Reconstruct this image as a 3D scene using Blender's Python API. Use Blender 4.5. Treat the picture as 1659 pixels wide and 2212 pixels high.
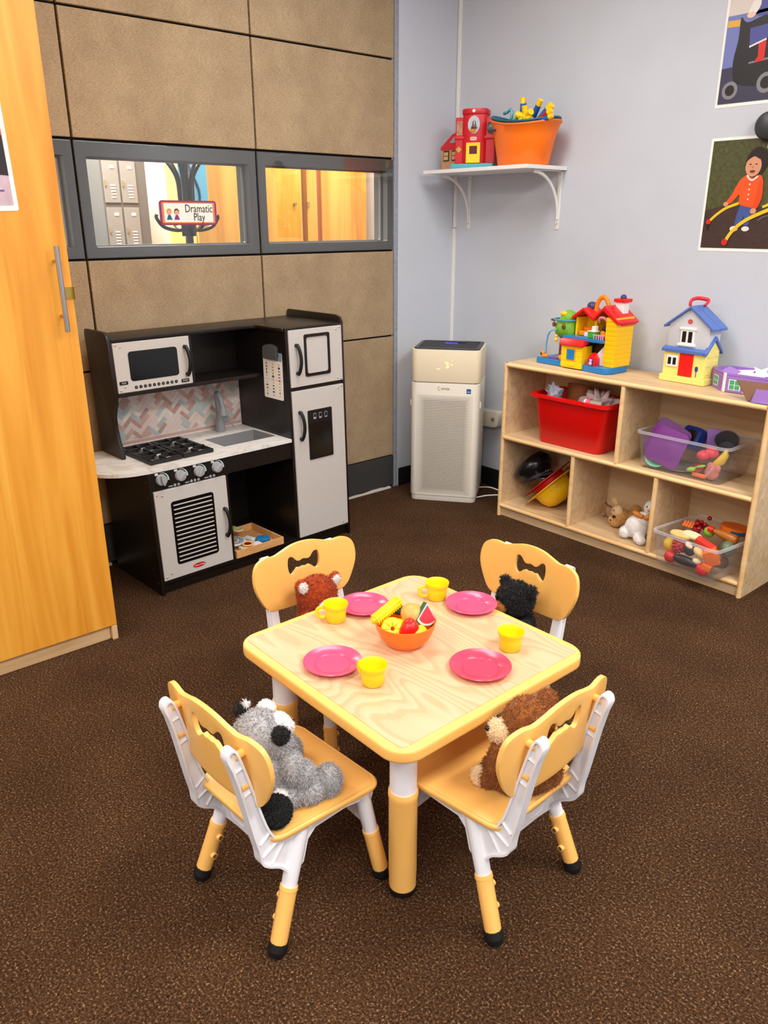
import bpy, bmesh, math, random
from mathutils import Vector, Matrix, Euler

# ------------------------------------------------------------------ scene reset
for o in list(bpy.data.objects):
    bpy.data.objects.remove(o, do_unlink=True)
scene = bpy.context.scene
C = scene.collection
PI = math.pi
R_ = math.radians

# ------------------------------------------------------------------ camera
cam_d = bpy.data.cameras.new('camera')
cam = bpy.data.objects.new('camera', cam_d)
C.objects.link(cam)
yaw, pitch, roll, FPX = -0.859057, 0.353003, -0.0016555, 1702.6
fw = Vector((math.sin(yaw) * math.cos(pitch), math.cos(yaw) * math.cos(pitch), -math.sin(pitch)))
rt = Vector((math.cos(yaw), -math.sin(yaw), 0))
up = rt.cross(fw)
rt2 = rt * math.cos(roll) + up * math.sin(roll)
up2 = -rt * math.sin(roll) + up * math.cos(roll)
m = Matrix((rt2, up2, -fw)).transposed().to_4x4()
m.translation = (0, 0, 1.36)
cam.matrix_world = m
cam_d.sensor_fit = 'VERTICAL'
cam_d.sensor_height = 36.0
cam_d.lens = 36.0 * FPX / 2212.0
cam_d.clip_start = 0.05
scene.camera = cam

# ------------------------------------------------------------------ world + lights + exposure
w = bpy.data.worlds.new('world')
scene.world = w
w.use_nodes = True
w.node_tree.nodes['Background'].inputs[0].default_value = (1.0, 0.97, 0.93, 1)
w.node_tree.nodes['Background'].inputs[1].default_value = 0.25
scene.view_settings.view_transform = 'Standard'
scene.view_settings.look = 'None'
scene.view_settings.exposure = -0.32
scene.view_settings.gamma = 1.0
scene.view_settings.use_curve_mapping = False

LIGHTS = [(-2.0, 1.75, 34), (-2.0, -0.6, 44), (0.15, 1.9, 72), (0.15, -0.6, 52), (1.5, 0.6, 60), (-0.6, -2.2, 50)]
CEIL = 2.62
for i, (lx, ly, pw) in enumerate(LIGHTS):
    ld = bpy.data.lights.new('ceiling_lamp', 'AREA')
    ld.shape = 'RECTANGLE'
    ld.size = 0.56
    ld.size_y = 1.16
    ld.energy = pw
    ld.color = (1.0, 0.965, 0.915)
    lo = bpy.data.objects.new('ceiling_lamp', ld)
    lo.location = (lx, ly, CEIL - 0.03)
    C.objects.link(lo)
for lx, ly, le in ((-3.62, 2.9, 52), (-4.85, 1.75, 210)):
    hd = bpy.data.lights.new('corridor_lamp', 'AREA')
    hd.shape = 'RECTANGLE'
    hd.size = 0.6
    hd.size_y = 1.2
    hd.energy = le
    hd.color = (1.0, 0.95, 0.88)
    ho = bpy.data.objects.new('corridor_lamp', hd)
    ho.location = (lx, ly, CEIL - 0.03)
    C.objects.link(ho)

# ------------------------------------------------------------------ materials
MATS = {}
def srgb(r, g, b):
    f = lambda c: (c / 255 / 12.92) if c / 255 <= 0.04045 else (((c / 255) + 0.055) / 1.055) ** 2.4
    return (f(r), f(g), f(b), 1.0)

def mat(name, rgb, rough=0.5, metal=0.0, spec=0.5, emit=0.0, coat=0.0, sheen=0.0, vary=0.0, scale=40.0, bump=0.0, bscale=None, trans=0.0):
    if name in MATS:
        return MATS[name]
    mt = bpy.data.materials.new(name)
    mt.use_nodes = True
    nt = mt.node_tree
    b = nt.nodes['Principled BSDF']
    col = srgb(*rgb)
    b.inputs['Base Color'].default_value = col
    b.inputs['Roughness'].default_value = rough
    b.inputs['Metallic'].default_value = metal
    b.inputs['Specular IOR Level'].default_value = spec
    b.inputs['Coat Weight'].default_value = coat
    b.inputs['Sheen Weight'].default_value = sheen
    b.inputs['Transmission Weight'].default_value = trans
    if emit:
        b.inputs['Emission Color'].default_value = col
        b.inputs['Emission Strength'].default_value = emit
    if vary or bump:
        tc = nt.nodes.new('ShaderNodeTexCoord')
        nz = nt.nodes.new('ShaderNodeTexNoise')
        nz.inputs['Scale'].default_value = scale
        nz.inputs['Detail'].default_value = 4
        nt.links.new(tc.outputs['Object'], nz.inputs['Vector'])
        if vary:
            rp = nt.nodes.new('ShaderNodeValToRGB')
            rp.color_ramp.elements[0].position = 0.3
            rp.color_ramp.elements[1].position = 0.7
            rp.color_ramp.elements[0].color = tuple(max(0, c * (1 - vary)) for c in col[:3]) + (1,)
            rp.color_ramp.elements[1].color = tuple(min(1, c * (1 + vary)) for c in col[:3]) + (1,)
            nt.links.new(nz.outputs['Fac'], rp.inputs['Fac'])
            nt.links.new(rp.outputs['Color'], b.inputs['Base Color'])
        if bump:
            n2 = nz
            if bscale:
                n2 = nt.nodes.new('ShaderNodeTexNoise')
                n2.inputs['Scale'].default_value = bscale
                n2.inputs['Detail'].default_value = 3
                nt.links.new(tc.outputs['Object'], n2.inputs['Vector'])
            bp = nt.nodes.new('ShaderNodeBump')
            bp.inputs['Strength'].default_value = bump
            bp.inputs['Distance'].default_value = 0.003
            nt.links.new(n2.outputs['Fac'], bp.inputs['Height'])
            nt.links.new(bp.outputs['Normal'], b.inputs['Normal'])
    MATS[name] = mt
    return mt

def nodes(name):
    mt = bpy.data.materials.new(name)
    mt.use_nodes = True
    MATS[name] = mt
    nt = mt.node_tree
    return mt, nt, nt.nodes['Principled BSDF'], (lambda t, **k: mknode(nt, t, **k)), nt.links.new

def mknode(nt, t, **k):
    n = nt.nodes.new(t)
    for a, v in k.items():
        if a.startswith('_'):
            n.inputs[a[1:].replace('_', ' ')].default_value = v
        else:
            setattr(n, a, v)
    return n

def ramp(nt, stops):
    r = nt.nodes.new('ShaderNodeValToRGB')
    e = r.color_ramp.elements
    while len(e) < len(stops):
        e.new(0.5)
    for el, (p, c) in zip(e, stops):
        el.position = p
        el.color = srgb(*c)
    return r

def wood(name, stops, vec=(30, 30, 1.2), rough=0.45, band=None, dist=2.0, bump=0.05, wave=None):
    """grain noise stretched along one axis, optional plank bands"""
    mt, nt, b, N, L = nodes(name)
    tc = N('ShaderNodeTexCoord')
    mp = N('ShaderNodeMapping')
    mp.inputs['Scale'].default_value = vec
    L(tc.outputs['Object'], mp.inputs['Vector'])
    nz = N('ShaderNodeTexNoise', _Scale=1.0, _Detail=6.0, _Distortion=dist)
    L(mp.outputs['Vector'], nz.inputs['Vector'])
    fac = nz.outputs['Fac']
    if wave:
        wv = N('ShaderNodeTexWave', wave_type='BANDS', bands_direction=wave[0], _Scale=wave[1], _Distortion=wave[2], _Detail=2.0)
        wv.inputs['Detail Scale'].default_value = wave[3]
        mp2 = N('ShaderNodeMapping')
        mp2.inputs['Scale'].default_value = wave[4]
        L(tc.outputs['Object'], mp2.inputs['Vector'])
        L(mp2.outputs['Vector'], wv.inputs['Vector'])
        mx = N('ShaderNodeMath', operation='MULTIPLY_ADD')
        L(wv.outputs['Fac'], mx.inputs[0])
        mx.inputs[1].default_value = wave[5]
        L(nz.outputs['Fac'], mx.inputs[2])
        fac = mx.outputs[0]
    if band:
        ax, wd, amt = band
        sp = N('ShaderNodeSeparateXYZ')
        L(tc.outputs['Object'], sp.inputs[0])
        dv = N('ShaderNodeMath', operation='DIVIDE')
        L(sp.outputs[ax], dv.inputs[0])
        dv.inputs[1].default_value = wd
        fl = N('ShaderNodeMath', operation='FLOOR')
        L(dv.outputs[0], fl.inputs[0])
        wn = N('ShaderNodeTexWhiteNoise', noise_dimensions='1D')
        L(fl.outputs[0], wn.inputs['W'])
        m2 = N('ShaderNodeMath', operation='MULTIPLY_ADD')
        L(wn.outputs['Value'], m2.inputs[0])
        m2.inputs[1].default_value = amt
        L(fac, m2.inputs[2])
        s2 = N('ShaderNodeMath', operation='SUBTRACT')
        L(m2.outputs[0], s2.inputs[0])
        s2.inputs[1].default_value = amt / 2
        fac = s2.outputs[0]
    rp = ramp(nt, stops)
    L(fac, rp.inputs['Fac'])
    L(rp.outputs['Color'], b.inputs['Base Color'])
    b.inputs['Roughness'].default_value = rough
    if bump:
        bp = N('ShaderNodeBump', _Strength=bump, _Distance=0.002)
        L(fac, bp.inputs['Height'])
        L(bp.outputs['Normal'], b.inputs['Normal'])
    return mt

# carpet: dark brown loop pile with pale flecks
mt, nt, b, N, L = nodes('carpet')
tc = N('ShaderNodeTexCoord')
n1 = N('ShaderNodeTexNoise', _Scale=190.0, _Detail=4.0, _Roughness=0.75)
n2 = N('ShaderNodeTexNoise', _Scale=3.0, _Detail=3.0)
n3 = N('ShaderNodeTexVoronoi', _Scale=330.0)
for n in (n1, n2, n3):
    L(tc.outputs['Object'], n.inputs['Vector'])
r1 = ramp(nt, [(0.32, (24, 13, 5)), (0.46, (80, 53, 32)), (0.58, (118, 83, 54)), (0.68, (228, 190, 146))])
L(n1.outputs['Fac'], r1.inputs['Fac'])
r2 = ramp(nt, [(0.3, (205, 200, 195)), (0.7, (255, 250, 245))])
L(n2.outputs['Fac'], r2.inputs['Fac'])
mx = N('ShaderNodeMix', data_type='RGBA', blend_type='MULTIPLY')
mx.inputs[0].default_value = 1.0
L(r1.outputs['Color'], mx.inputs[6])
L(r2.outputs['Color'], mx.inputs[7])
L(mx.outputs[2], b.inputs['Base Color'])
b.inputs['Roughness'].default_value = 0.95
b.inputs['Specular IOR Level'].default_value = 0.15
b.inputs['Sheen Weight'].default_value = 0.0
bp = N('ShaderNodeBump', _Strength=1.0, _Distance=0.006)
ad = N('ShaderNodeMath', operation='SUBTRACT')
L(n1.outputs['Fac'], ad.inputs[0])
L(n3.outputs['Distance'], ad.inputs[1])
L(ad.outputs[0], bp.inputs['Height'])
L(bp.outputs['Normal'], b.inputs['Normal'])

# woven tan partition fabric
mt, nt, b, N, L = nodes('panel_fabric')
tc = N('ShaderNodeTexCoord')
mp = N('ShaderNodeMapping')
mp.inputs['Scale'].default_value = (1, 110, 520)
L(tc.outputs['Object'], mp.inputs['Vector'])
n1 = N('ShaderNodeTexNoise', _Scale=1.0, _Detail=4.0, _Distortion=0.6)
L(mp.outputs['Vector'], n1.inputs['Vector'])
n2 = N('ShaderNodeTexNoise', _Scale=9.0, _Detail=3.0)
L(tc.outputs['Object'], n2.inputs['Vector'])
r1 = ramp(nt, [(0.25, (146, 126, 99)), (0.5, (176, 155, 125)), (0.75, (198, 178, 149))])
L(n1.outputs['Fac'], r1.inputs['Fac'])
r2 = ramp(nt, [(0.3, (232, 226, 222)), (0.7, (255, 252, 248))])
L(n2.outputs['Fac'], r2.inputs['Fac'])
mx = N('ShaderNodeMix', data_type='RGBA', blend_type='MULTIPLY')
mx.inputs[0].default_value = 1.0
L(r1.outputs['Color'], mx.inputs[6])
L(r2.outputs['Color'], mx.inputs[7])
L(mx.outputs[2], b.inputs['Base Color'])
b.inputs['Roughness'].default_value = 0.9
b.inputs['Specular IOR Level'].default_value = 0.2
bp = N('ShaderNodeBump', _Strength=0.5, _Distance=0.002)
L(n1.outputs['Fac'], bp.inputs['Height'])
L(bp.outputs['Normal'], b.inputs['Normal'])

wood('maple', [(0.25, (222, 142, 40)), (0.45, (238, 164, 58)), (0.6, (245, 176, 70)), (0.8, (250, 190, 88))], vec=(14, 14, 0.9), band=(1, 0.085, 0.22), dist=1.2, rough=0.38)
wood('plywood', [(0.25, (196, 160, 118)), (0.5, (216, 184, 142)), (0.75, (228, 200, 160))], vec=(1.6, 22, 22), dist=1.5, rough=0.5)
wood('plywood_edge', [(0.25, (226, 180, 120)), (0.5, (240, 200, 142)), (0.75, (246, 212, 160))], vec=(2, 20, 20), dist=1.0, rough=0.45)
wood('kick_wood', [(0.25, (196, 156, 108)), (0.5, (222, 184, 136)), (0.75, (232, 200, 156))], vec=(2, 2, 20), dist=1.5, rough=0.5)
# pale ash print with cathedral grain: contour lines of a stretched noise
mt, nt, b, N, L = nodes('table_wood')
tc = N('ShaderNodeTexCoord')
mp = N('ShaderNodeMapping')
mp.inputs['Scale'].default_value = (1.5, 5.5, 1.0)
L(tc.outputs['Object'], mp.inputs['Vector'])
n1 = N('ShaderNodeTexNoise', _Scale=1.0, _Detail=1.5, _Roughness=0.4)
L(mp.outputs['Vector'], n1.inputs['Vector'])
ml = N('ShaderNodeMath', operation='MULTIPLY')
ml.inputs[1].default_value = 30.0
L(n1.outputs['Fac'], ml.inputs[0])
fr_ = N('ShaderNodeMath', operation='FRACT')
L(ml.outputs[0], fr_.inputs[0])
mp2 = N('ShaderNodeMapping')
mp2.inputs['Scale'].default_value = (8, 260, 1)
L(tc.outputs['Object'], mp2.inputs['Vector'])
n2 = N('ShaderNodeTexNoise', _Scale=1.0, _Detail=3.0)
L(mp2.outputs['Vector'], n2.inputs['Vector'])
ms = N('ShaderNodeMath', operation='MULTIPLY_ADD')
L(n2.outputs['Fac'], ms.inputs[0])
ms.inputs[1].default_value = 0.45
L(fr_.outputs[0], ms.inputs[2])
r1 = ramp(nt, [(0.12, (198, 156, 114)), (0.32, (212, 176, 137)), (0.85, (217, 184, 147)), (1.2, (206, 167, 127))])
L(ms.outputs[0], r1.inputs['Fac'])
L(r1.outputs['Color'], b.inputs['Base Color'])
b.inputs['Roughness'].default_value = 0.35
wood('tray_wood', [(0.25, (200, 140, 80)), (0.5, (220, 166, 104)), (0.75, (232, 186, 128))], vec=(6, 60, 30), dist=1.0, rough=0.5)
wood('espresso', [(0.25, (14, 9, 6)), (0.5, (21, 14, 10)), (0.75, (30, 20, 15))], vec=(40, 40, 2.5), dist=1.0, rough=0.36, bump=0.02)

# marble look worktop
mt, nt, b, N, L = nodes('marble')
tc = N('ShaderNodeTexCoord')
n1 = N('ShaderNodeTexNoise', _Scale=5.0, _Detail=8.0, _Distortion=1.6)
L(tc.outputs['Object'], n1.inputs['Vector'])
r1 = ramp(nt, [(0.44, (236, 233, 228)), (0.49, (214, 208, 200)), (0.52, (234, 231, 226)), (0.8, (242, 240, 236))])
L(n1.outputs['Fac'], r1.inputs['Fac'])
L(r1.outputs['Color'], b.inputs['Base Color'])
b.inputs['Roughness'].default_value = 0.3

def thin_glass(name, tint=(1, 1, 1, 1), base=0.04, gain=0.9, rough=0.0, frost=0.0, frostcol=(230, 230, 235)):
    mt = bpy.data.materials.new(name)
    mt.use_nodes = True
    MATS[name] = mt
    nt = mt.node_tree
    nt.nodes.remove(nt.nodes['Principled BSDF'])
    out = nt.nodes['Material Output']
    tr = nt.nodes.new('ShaderNodeBsdfTransparent')
    tr.inputs[0].default_value = tint
    gl = nt.nodes.new('ShaderNodeBsdfGlossy')
    gl.inputs['Roughness'].default_value = rough
    lw = nt.nodes.new('ShaderNodeLayerWeight')
    pw = nt.nodes.new('ShaderNodeMath')
    pw.operation = 'POWER'
    nt.links.new(lw.outputs['Facing'], pw.inputs[0])
    pw.inputs[1].default_value = 5.0
    ma = nt.nodes.new('ShaderNodeMath')
    ma.operation = 'MULTIPLY_ADD'
    nt.links.new(pw.outputs[0], ma.inputs[0])
    ma.inputs[1].default_value = gain
    ma.inputs[2].default_value = base
    mx = nt.nodes.new('ShaderNodeMixShader')
    nt.links.new(ma.outputs[0], mx.inputs[0])
    nt.links.new(tr.outputs[0], mx.inputs[1])
    nt.links.new(gl.outputs[0], mx.inputs[2])
    last = mx
    if frost:
        df = nt.nodes.new('ShaderNodeBsdfDiffuse')
        df.inputs[0].default_value = srgb(*frostcol)
        m2 = nt.nodes.new('ShaderNodeMixShader')
        m2.inputs[0].default_value = frost
        nt.links.new(mx.outputs[0], m2.inputs[1])
        nt.links.new(df.outputs[0], m2.inputs[2])
        last = m2
    nt.links.new(last.outputs[0], out.inputs['Surface'])
    return mt
thin_glass('pane_glass', tint=(0.95, 0.97, 0.97, 1), base=0.06)
thin_glass('clear_plastic', tint=(0.97, 0.98, 1.0, 1), rough=0.12, frost=0.09, gain=0.5)
thin_glass('clear_rim', tint=(0.95, 0.96, 1.0, 1), rough=0.15, frost=0.30)

def M(n):
    return MATS[n]
mat('blue_paint', (200, 205, 215), 0.75, vary=0.02, scale=6, bump=0.12, bscale=160)
mat('white_paint', (232, 232, 230), 0.7)
mat('ceiling_white', (238, 236, 230), 0.9)
mat('black_gap', (10, 9, 9), 0.9)
mat('base_grey', (60, 58, 58), 0.6)
mat('base_black', (12, 12, 14), 0.6)
mat('frame_grey', (84, 80, 78), 0.45)
mat('edge_strip', (150, 156, 168), 0.5, vary=0.12, scale=60)
mat('white_gloss', (236, 234, 230), 0.3)
mat('white_plastic', (240, 238, 238), 0.35)
mat('chair_white', (238, 236, 240), 0.38)
mat('chair_tan', (255, 194, 104), 0.38)
mat('black_rubber', (14, 13, 13), 0.55)
mat('black_plastic', (16, 16, 17), 0.4)
mat('black_gloss', (8, 8, 9), 0.12)
mat('steel', (190, 188, 186), 0.25, metal=1.0)
mat('brass', (200, 170, 90), 0.35, metal=1.0)
mat('grey_plastic', (140, 142, 146), 0.38)
mat('door_white', (206, 200, 194), 0.42)
mat('pink_plastic', (255, 79, 119), 0.22)
mat('pink_plastic2', (255, 66, 95), 0.22)
mat('yellow_plastic', (252, 214, 12), 0.35)
mat('orange_plastic', (255, 122, 24), 0.35)
mat('red_plastic', (222, 4, 4), 0.35)
mat('purifier_white', (238, 230, 216), 0.45)
mat('purifier_cream', (242, 226, 196), 0.4)
# ------------------------------------------------------------------ mesh helpers
def bmx():
    return bmesh.new()

def box(bm, x0, x1, y0, y1, z0, z1, bev=0.0, seg=2):
    t = bmesh.new()
    r = bmesh.ops.create_cube(t, size=1.0)
    for v in t.verts:
        v.co = Vector((x0 + (v.co.x + .5) * (x1 - x0), y0 + (v.co.y + .5) * (y1 - y0), z0 + (v.co.z + .5) * (z1 - z0)))
    if bev:
        bmesh.ops.bevel(t, geom=t.edges[:], offset=bev, segments=seg, affect='EDGES', profile=0.6)
    merge(bm, t)
    return bm

def merge(bm, t, mtx=None):
    if mtx is not None:
        bmesh.ops.transform(t, matrix=mtx, verts=t.verts)
    me = bpy.data.meshes.new('tmp')
    t.to_mesh(me)
    t.free()
    bm.from_mesh(me)
    bpy.data.meshes.remove(me)

def frame_of(d):
    d = d.normalized()
    a = Vector((0, 0, 1)) if abs(d.z) < 0.95 else Vector((1, 0, 0))
    u = d.cross(a).normalized()
    return u, d.cross(u).normalized()

def cyl(bm, p0, p1, r0, r1=None, seg=16, caps=True):
    r1 = r0 if r1 is None else r1
    p0, p1 = Vector(p0), Vector(p1)
    u, v = frame_of(p1 - p0)
    a, c = [], []
    for i in range(seg):
        t = 2 * PI * i / seg
        d = u * math.cos(t) + v * math.sin(t)
        a.append(bm.verts.new(p0 + d * r0))
        c.append(bm.verts.new(p1 + d * r1))
    for i in range(seg):
        j = (i + 1) % seg
        bm.faces.new((a[i], a[j], c[j], c[i]))
    if caps:
        bm.faces.new(a[::-1])
        bm.faces.new(c)
    return bm

def tube(bm, pts, r, seg=8, closed=False, flat=1.0, radii=None, capends=True):
    pts = [Vector(p) for p in pts]
    n = len(pts)
    rings = []
    u = None
    for i, p in enumerate(pts):
        if closed:
            d = pts[(i + 1) % n] - pts[i - 1]
        else:
            d = pts[min(i + 1, n - 1)] - pts[max(i - 1, 0)]
        d.normalize()
        if u is None:
            u, v = frame_of(d)
        else:
            u = (u - d * u.dot(d)).normalized()
            v = d.cross(u)
        rr = radii[i] if radii else r
        rings.append([bm.verts.new(p + (u * math.cos(2 * PI * k / seg) + v * flat * math.sin(2 * PI * k / seg)) * rr) for k in range(seg)])
    m_ = n if closed else n - 1
    for i in range(m_):
        a, c = rings[i], rings[(i + 1) % n]
        for k in range(seg):
            l = (k + 1) % seg
            bm.faces.new((a[k], a[l], c[l], c[k]))
    if not closed and capends:
        bm.faces.new(rings[0][::-1])
        bm.faces.new(rings[-1])
    return bm

def lathe(bm, prof, c=(0, 0, 0), seg=32, sx=1.0, sy=1.0):
    c = Vector(c)
    rings = []
    for r, z in prof:
        if r < 1e-6:
            rings.append([bm.verts.new(c + Vector((0, 0, z)))])
        else:
            rings.append([bm.verts.new(c + Vector((r * sx * math.cos(2 * PI * k / seg), r * sy * math.sin(2 * PI * k / seg), z))) for k in range(seg)])
    for a, d in zip(rings, rings[1:]):
        for k in range(seg):
            l = (k + 1) % seg
            q = [a[k % len(a)], a[l % len(a)], d[l % len(d)], d[k % len(d)]]
            q2 = []
            for x in q:
                if x not in q2:
                    q2.append(x)
            if len(q2) > 2:
                bm.faces.new(q2)
    return bm

def ball(bm, c, r, sub=2, rot=None):
    """ellipsoid; r scalar or 3-tuple"""
    if not isinstance(r, (tuple, list)):
        r = (r, r, r)
    t = bmesh.new()
    bmesh.ops.create_icosphere(t, subdivisions=sub, radius=1.0)
    mt = Matrix.Translation(Vector(c))
    if rot:
        mt = mt @ Euler(rot).to_matrix().to_4x4()
    mt = mt @ Matrix.Diagonal((r[0], r[1], r[2], 1))
    merge(bm, t, mt)
    return bm

def prism(bm, pts, d, axis='z', base=0.0, bev=0.0, seg=2, holes=None):
    """extrude a closed 2-D outline. axis z: (x,y)->z ; axis x: (y,z)->x ; axis y: (x,z)->y"""
    def P(a, b_, h):
        return {'z': (a, b_, h), 'x': (h, a, b_), 'y': (a, h, b_)}[axis]
    t = bmesh.new()
    if holes:
        es = []
        for loop in [pts] + holes:
            vs = [t.verts.new(P(a, b_, base)) for a, b_ in loop]
            es += [t.edges.new((vs[i], vs[(i + 1) % len(vs)])) for i in range(len(vs))]
        bmesh.ops.triangle_fill(t, use_beauty=True, use_dissolve=False, edges=es)
        fs = t.faces[:]
    else:
        vs = [t.verts.new(P(a, b_, base)) for a, b_ in pts]
        fs = [t.faces.new(vs)]
    ex = bmesh.ops.extrude_face_region(t, geom=fs)
    dv = {'z': (0, 0, d), 'x': (d, 0, 0), 'y': (0, d, 0)}[axis]
    bmesh.ops.translate(t, vec=dv, verts=[g for g in ex['geom'] if isinstance(g, bmesh.types.BMVert)])
    bmesh.ops.recalc_face_normals(t, faces=t.faces[:])
    if bev:
        es = [e for e in t.edges if len(e.link_faces) == 2 and e.calc_face_angle(0) > 0.9]
        bmesh.ops.bevel(t, geom=es, offset=bev, segments=seg, affect='EDGES', profile=0.6)
    merge(bm, t)
    return bm

def rrect(x0, x1, y0, y1, r, n=5):
    o = []
    for cx, cy, a0 in ((x1 - r, y1 - r, 0), (x0 + r, y1 - r, 90), (x0 + r, y0 + r, 180), (x1 - r, y0 + r, 270)):
        for i in range(n + 1):
            a = R_(a0 + 90 * i / n)
            o.append((cx + r * math.cos(a), cy + r * math.sin(a)))
    return o

def spline(ctrl, n=8, closed=True):
    """Catmull-Rom through 2-D/3-D control points"""
    k = len(ctrl)
    out = []
    segs = k if closed else k - 1
    for i in range(segs):
        p = [Vector(ctrl[(i + j - 1) % k]) if closed else Vector(ctrl[min(max(i + j - 1, 0), k - 1)]) for j in range(4)]
        for s in range(n):
            t = s / n
            out.append(tuple(0.5 * ((2 * p[1]) + (p[2] - p[0]) * t + (2 * p[0] - 5 * p[1] + 4 * p[2] - p[3]) * t * t + (3 * p[1] - p[0] - 3 * p[2] + p[3]) * t ** 3)))
    if not closed:
        out.append(tuple(ctrl[-1]))
    return out

def obj(name, bm, m, parent=None, smooth=None, loc=None, rot=None):
    me = bpy.data.meshes.new(name)
    bmesh.ops.recalc_face_normals(bm, faces=bm.faces[:])
    bm.to_mesh(me)
    bm.free()
    return mobj(name, me, m, parent, smooth, loc, rot)

def mobj(name, me, m, parent=None, smooth=None, loc=None, rot=None):
    if m is not None:
        me.materials.clear()
        me.materials.append(M(m) if isinstance(m, str) else m)
    o = bpy.data.objects.new(name, me)
    C.objects.link(o)
    if parent is not None:
        o.parent = parent
    if loc is not None:
        o.location = loc
    if rot is not None:
        o.rotation_euler = rot
    if smooth is not None:
        for p in me.polygons:
            p.use_smooth = True
        if smooth < 180:
            es = [e for e in range(len(me.edges))]
            bm2 = bmesh.new()
            bm2.from_mesh(me)
            lim = R_(smooth)
            for e in bm2.edges:
                e.smooth = not (len(e.link_faces) == 2 and e.calc_face_angle(0) > lim)
            bm2.to_mesh(me)
            bm2.free()
    return o

def tag(o, label, cat, group=None):
    o['label'] = label
    o['category'] = cat
    if group:
        o['group'] = group
    return o

def thing(name, label, cat, loc=(0, 0, 0), rz=0.0, group=None):
    o = bpy.data.objects.new(name, None)
    o.empty_display_size = 0.05
    C.objects.link(o)
    o.location = loc
    o.rotation_euler = (0, 0, rz)
    return tag(o, label, cat, group)

def struct(o):
    o['kind'] = 'structure'
    return o

def dup(root, loc, rz, label):
    r = root.copy()
    C.objects.link(r)
    r.location = loc
    r.rotation_euler = (0, 0, rz)
    r['label'] = label
    for ch in list(root.children):
        c = ch.copy()
        C.objects.link(c)
        c.parent = r
        for g in list(ch.children):
            d = g.copy()
            C.objects.link(d)
            d.parent = c
    return r

def text_mesh(s, size, depth=0.0004, align='CENTER', shear=0.0):
    cu = bpy.data.curves.new('t', 'FONT')
    cu.body = s
    cu.size = size
    cu.align_x = align
    cu.align_y = 'CENTER'
    cu.extrude = depth
    cu.shear = shear
    cu.resolution_u = 3
    to = bpy.data.objects.new('t', cu)
    C.objects.link(to)
    dg = bpy.context.evaluated_depsgraph_get()
    dg.update()
    me = bpy.data.meshes.new_from_object(to.evaluated_get(dg))
    bpy.data.objects.remove(to, do_unlink=True)
    bpy.data.curves.remove(cu)
    return me

def blobs(parts, voxel=0.004, smooth_it=6, sub=3):
    """fuse ellipsoids into one continuous skin"""
    bm = bmx()
    for p in parts:
        ball(bm, p[0], p[1], sub, p[2] if len(p) > 2 else None)
    me = bpy.data.meshes.new('blob')
    bm.to_mesh(me)
    bm.free()
    to = bpy.data.objects.new('blob', me)
    C.objects.link(to)
    rm = to.modifiers.new('r', 'REMESH')
    rm.mode = 'VOXEL'
    rm.voxel_size = voxel
    sm = to.modifiers.new('s', 'SMOOTH')
    sm.iterations = smooth_it
    sm.factor = 0.5
    dg = bpy.context.evaluated_depsgraph_get()
    dg.update()
    out = bpy.data.meshes.new_from_object(to.evaluated_get(dg))
    bpy.data.objects.remove(to, do_unlink=True)
    bpy.data.meshes.remove(me)
    return out

def fur(src, n, length, m, parent, seed=1, width=0.0011, lie=0.9, down=0.35):
    """short pile: thin blades rooted on the skin of a plush part"""
    rnd = random.Random(seed)
    me = src.data if hasattr(src, 'data') else src
    me.calc_loop_triangles()
    tris, cum, tot = [], [], 0.0
    for t in me.loop_triangles:
        if t.area > 0:
            tot += t.area
            cum.append(tot)
            tris.append(t)
    import bisect
    vs, fs = [], []
    for i in range(n):
        t = tris[min(bisect.bisect(cum, rnd.random() * tot), len(tris) - 1)]
        a, b_, c = (me.vertices[k].co for k in t.vertices)
        r1, r2 = rnd.random(), rnd.random()
        if r1 + r2 > 1:
            r1, r2 = 1 - r1, 1 - r2
        p = a + (b_ - a) * r1 + (c - a) * r2
        nn = (t.normal + Vector((rnd.uniform(-lie, lie), rnd.uniform(-lie, lie), rnd.uniform(-lie, lie) - down))).normalized()
        if nn.dot(t.normal) < 0.15:
            nn = (nn + t.normal * 0.5).normalized()
        sd = nn.cross(Vector((rnd.uniform(-1, 1), rnd.uniform(-1, 1), rnd.uniform(-1, 1)))).normalized() * width
        k = len(vs)
        ln = length * rnd.uniform(0.6, 1.2)
        vs += [p - sd, p + sd, p + nn * ln]
        fs.append((k, k + 1, k + 2))
    fm = bpy.data.meshes.new('fur')
    fm.from_pydata(vs, [], fs)
    o = mobj('fur', fm, m, parent)
    o['kind'] = 'stuff'
    return o

def simple_box(name, x0, x1, y0, y1, z0, z1, m, parent=None, bev=0.0, smooth=None):
    bm = bmx()
    box(bm, x0, x1, y0, y1, z0, z1, bev)
    return obj(name, bm, m, parent, smooth)
# ------------------------------------------------------------------ room shell
XL, YB = -3.065, 3.13
XR, YF = 2.2, -3.0
HX, HY0, HY1 = -5.7, -0.5, 5.2
struct(simple_box('floor', HX, XR, YF, HY1, -0.05, 0.0, 'carpet'))['label'] = 'dark brown flecked loop pile carpet'
struct(simple_box('ceiling', HX, XR, YF, HY1, CEIL, CEIL + 0.05, 'ceiling_white'))
struct(simple_box('wall_back', -3.17, XR, YB, YB + 0.12, 0, CEIL, 'blue_paint'))['label'] = 'pale blue painted wall with shelf and photos'
struct(simple_box('wall_right', XR, XR + 0.1, YF, YB + .12, 0, CEIL, 'blue_paint'))
struct(simple_box('wall_front', XL, XR, YF - 0.1, YF, 0, CEIL, 'blue_paint'))
struct(simple_box('wall_corner', -3.17, XL, 2.737, YB, 0, CEIL, 'blue_paint'))['label'] = 'narrow pale blue wall beside the corner'

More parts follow.
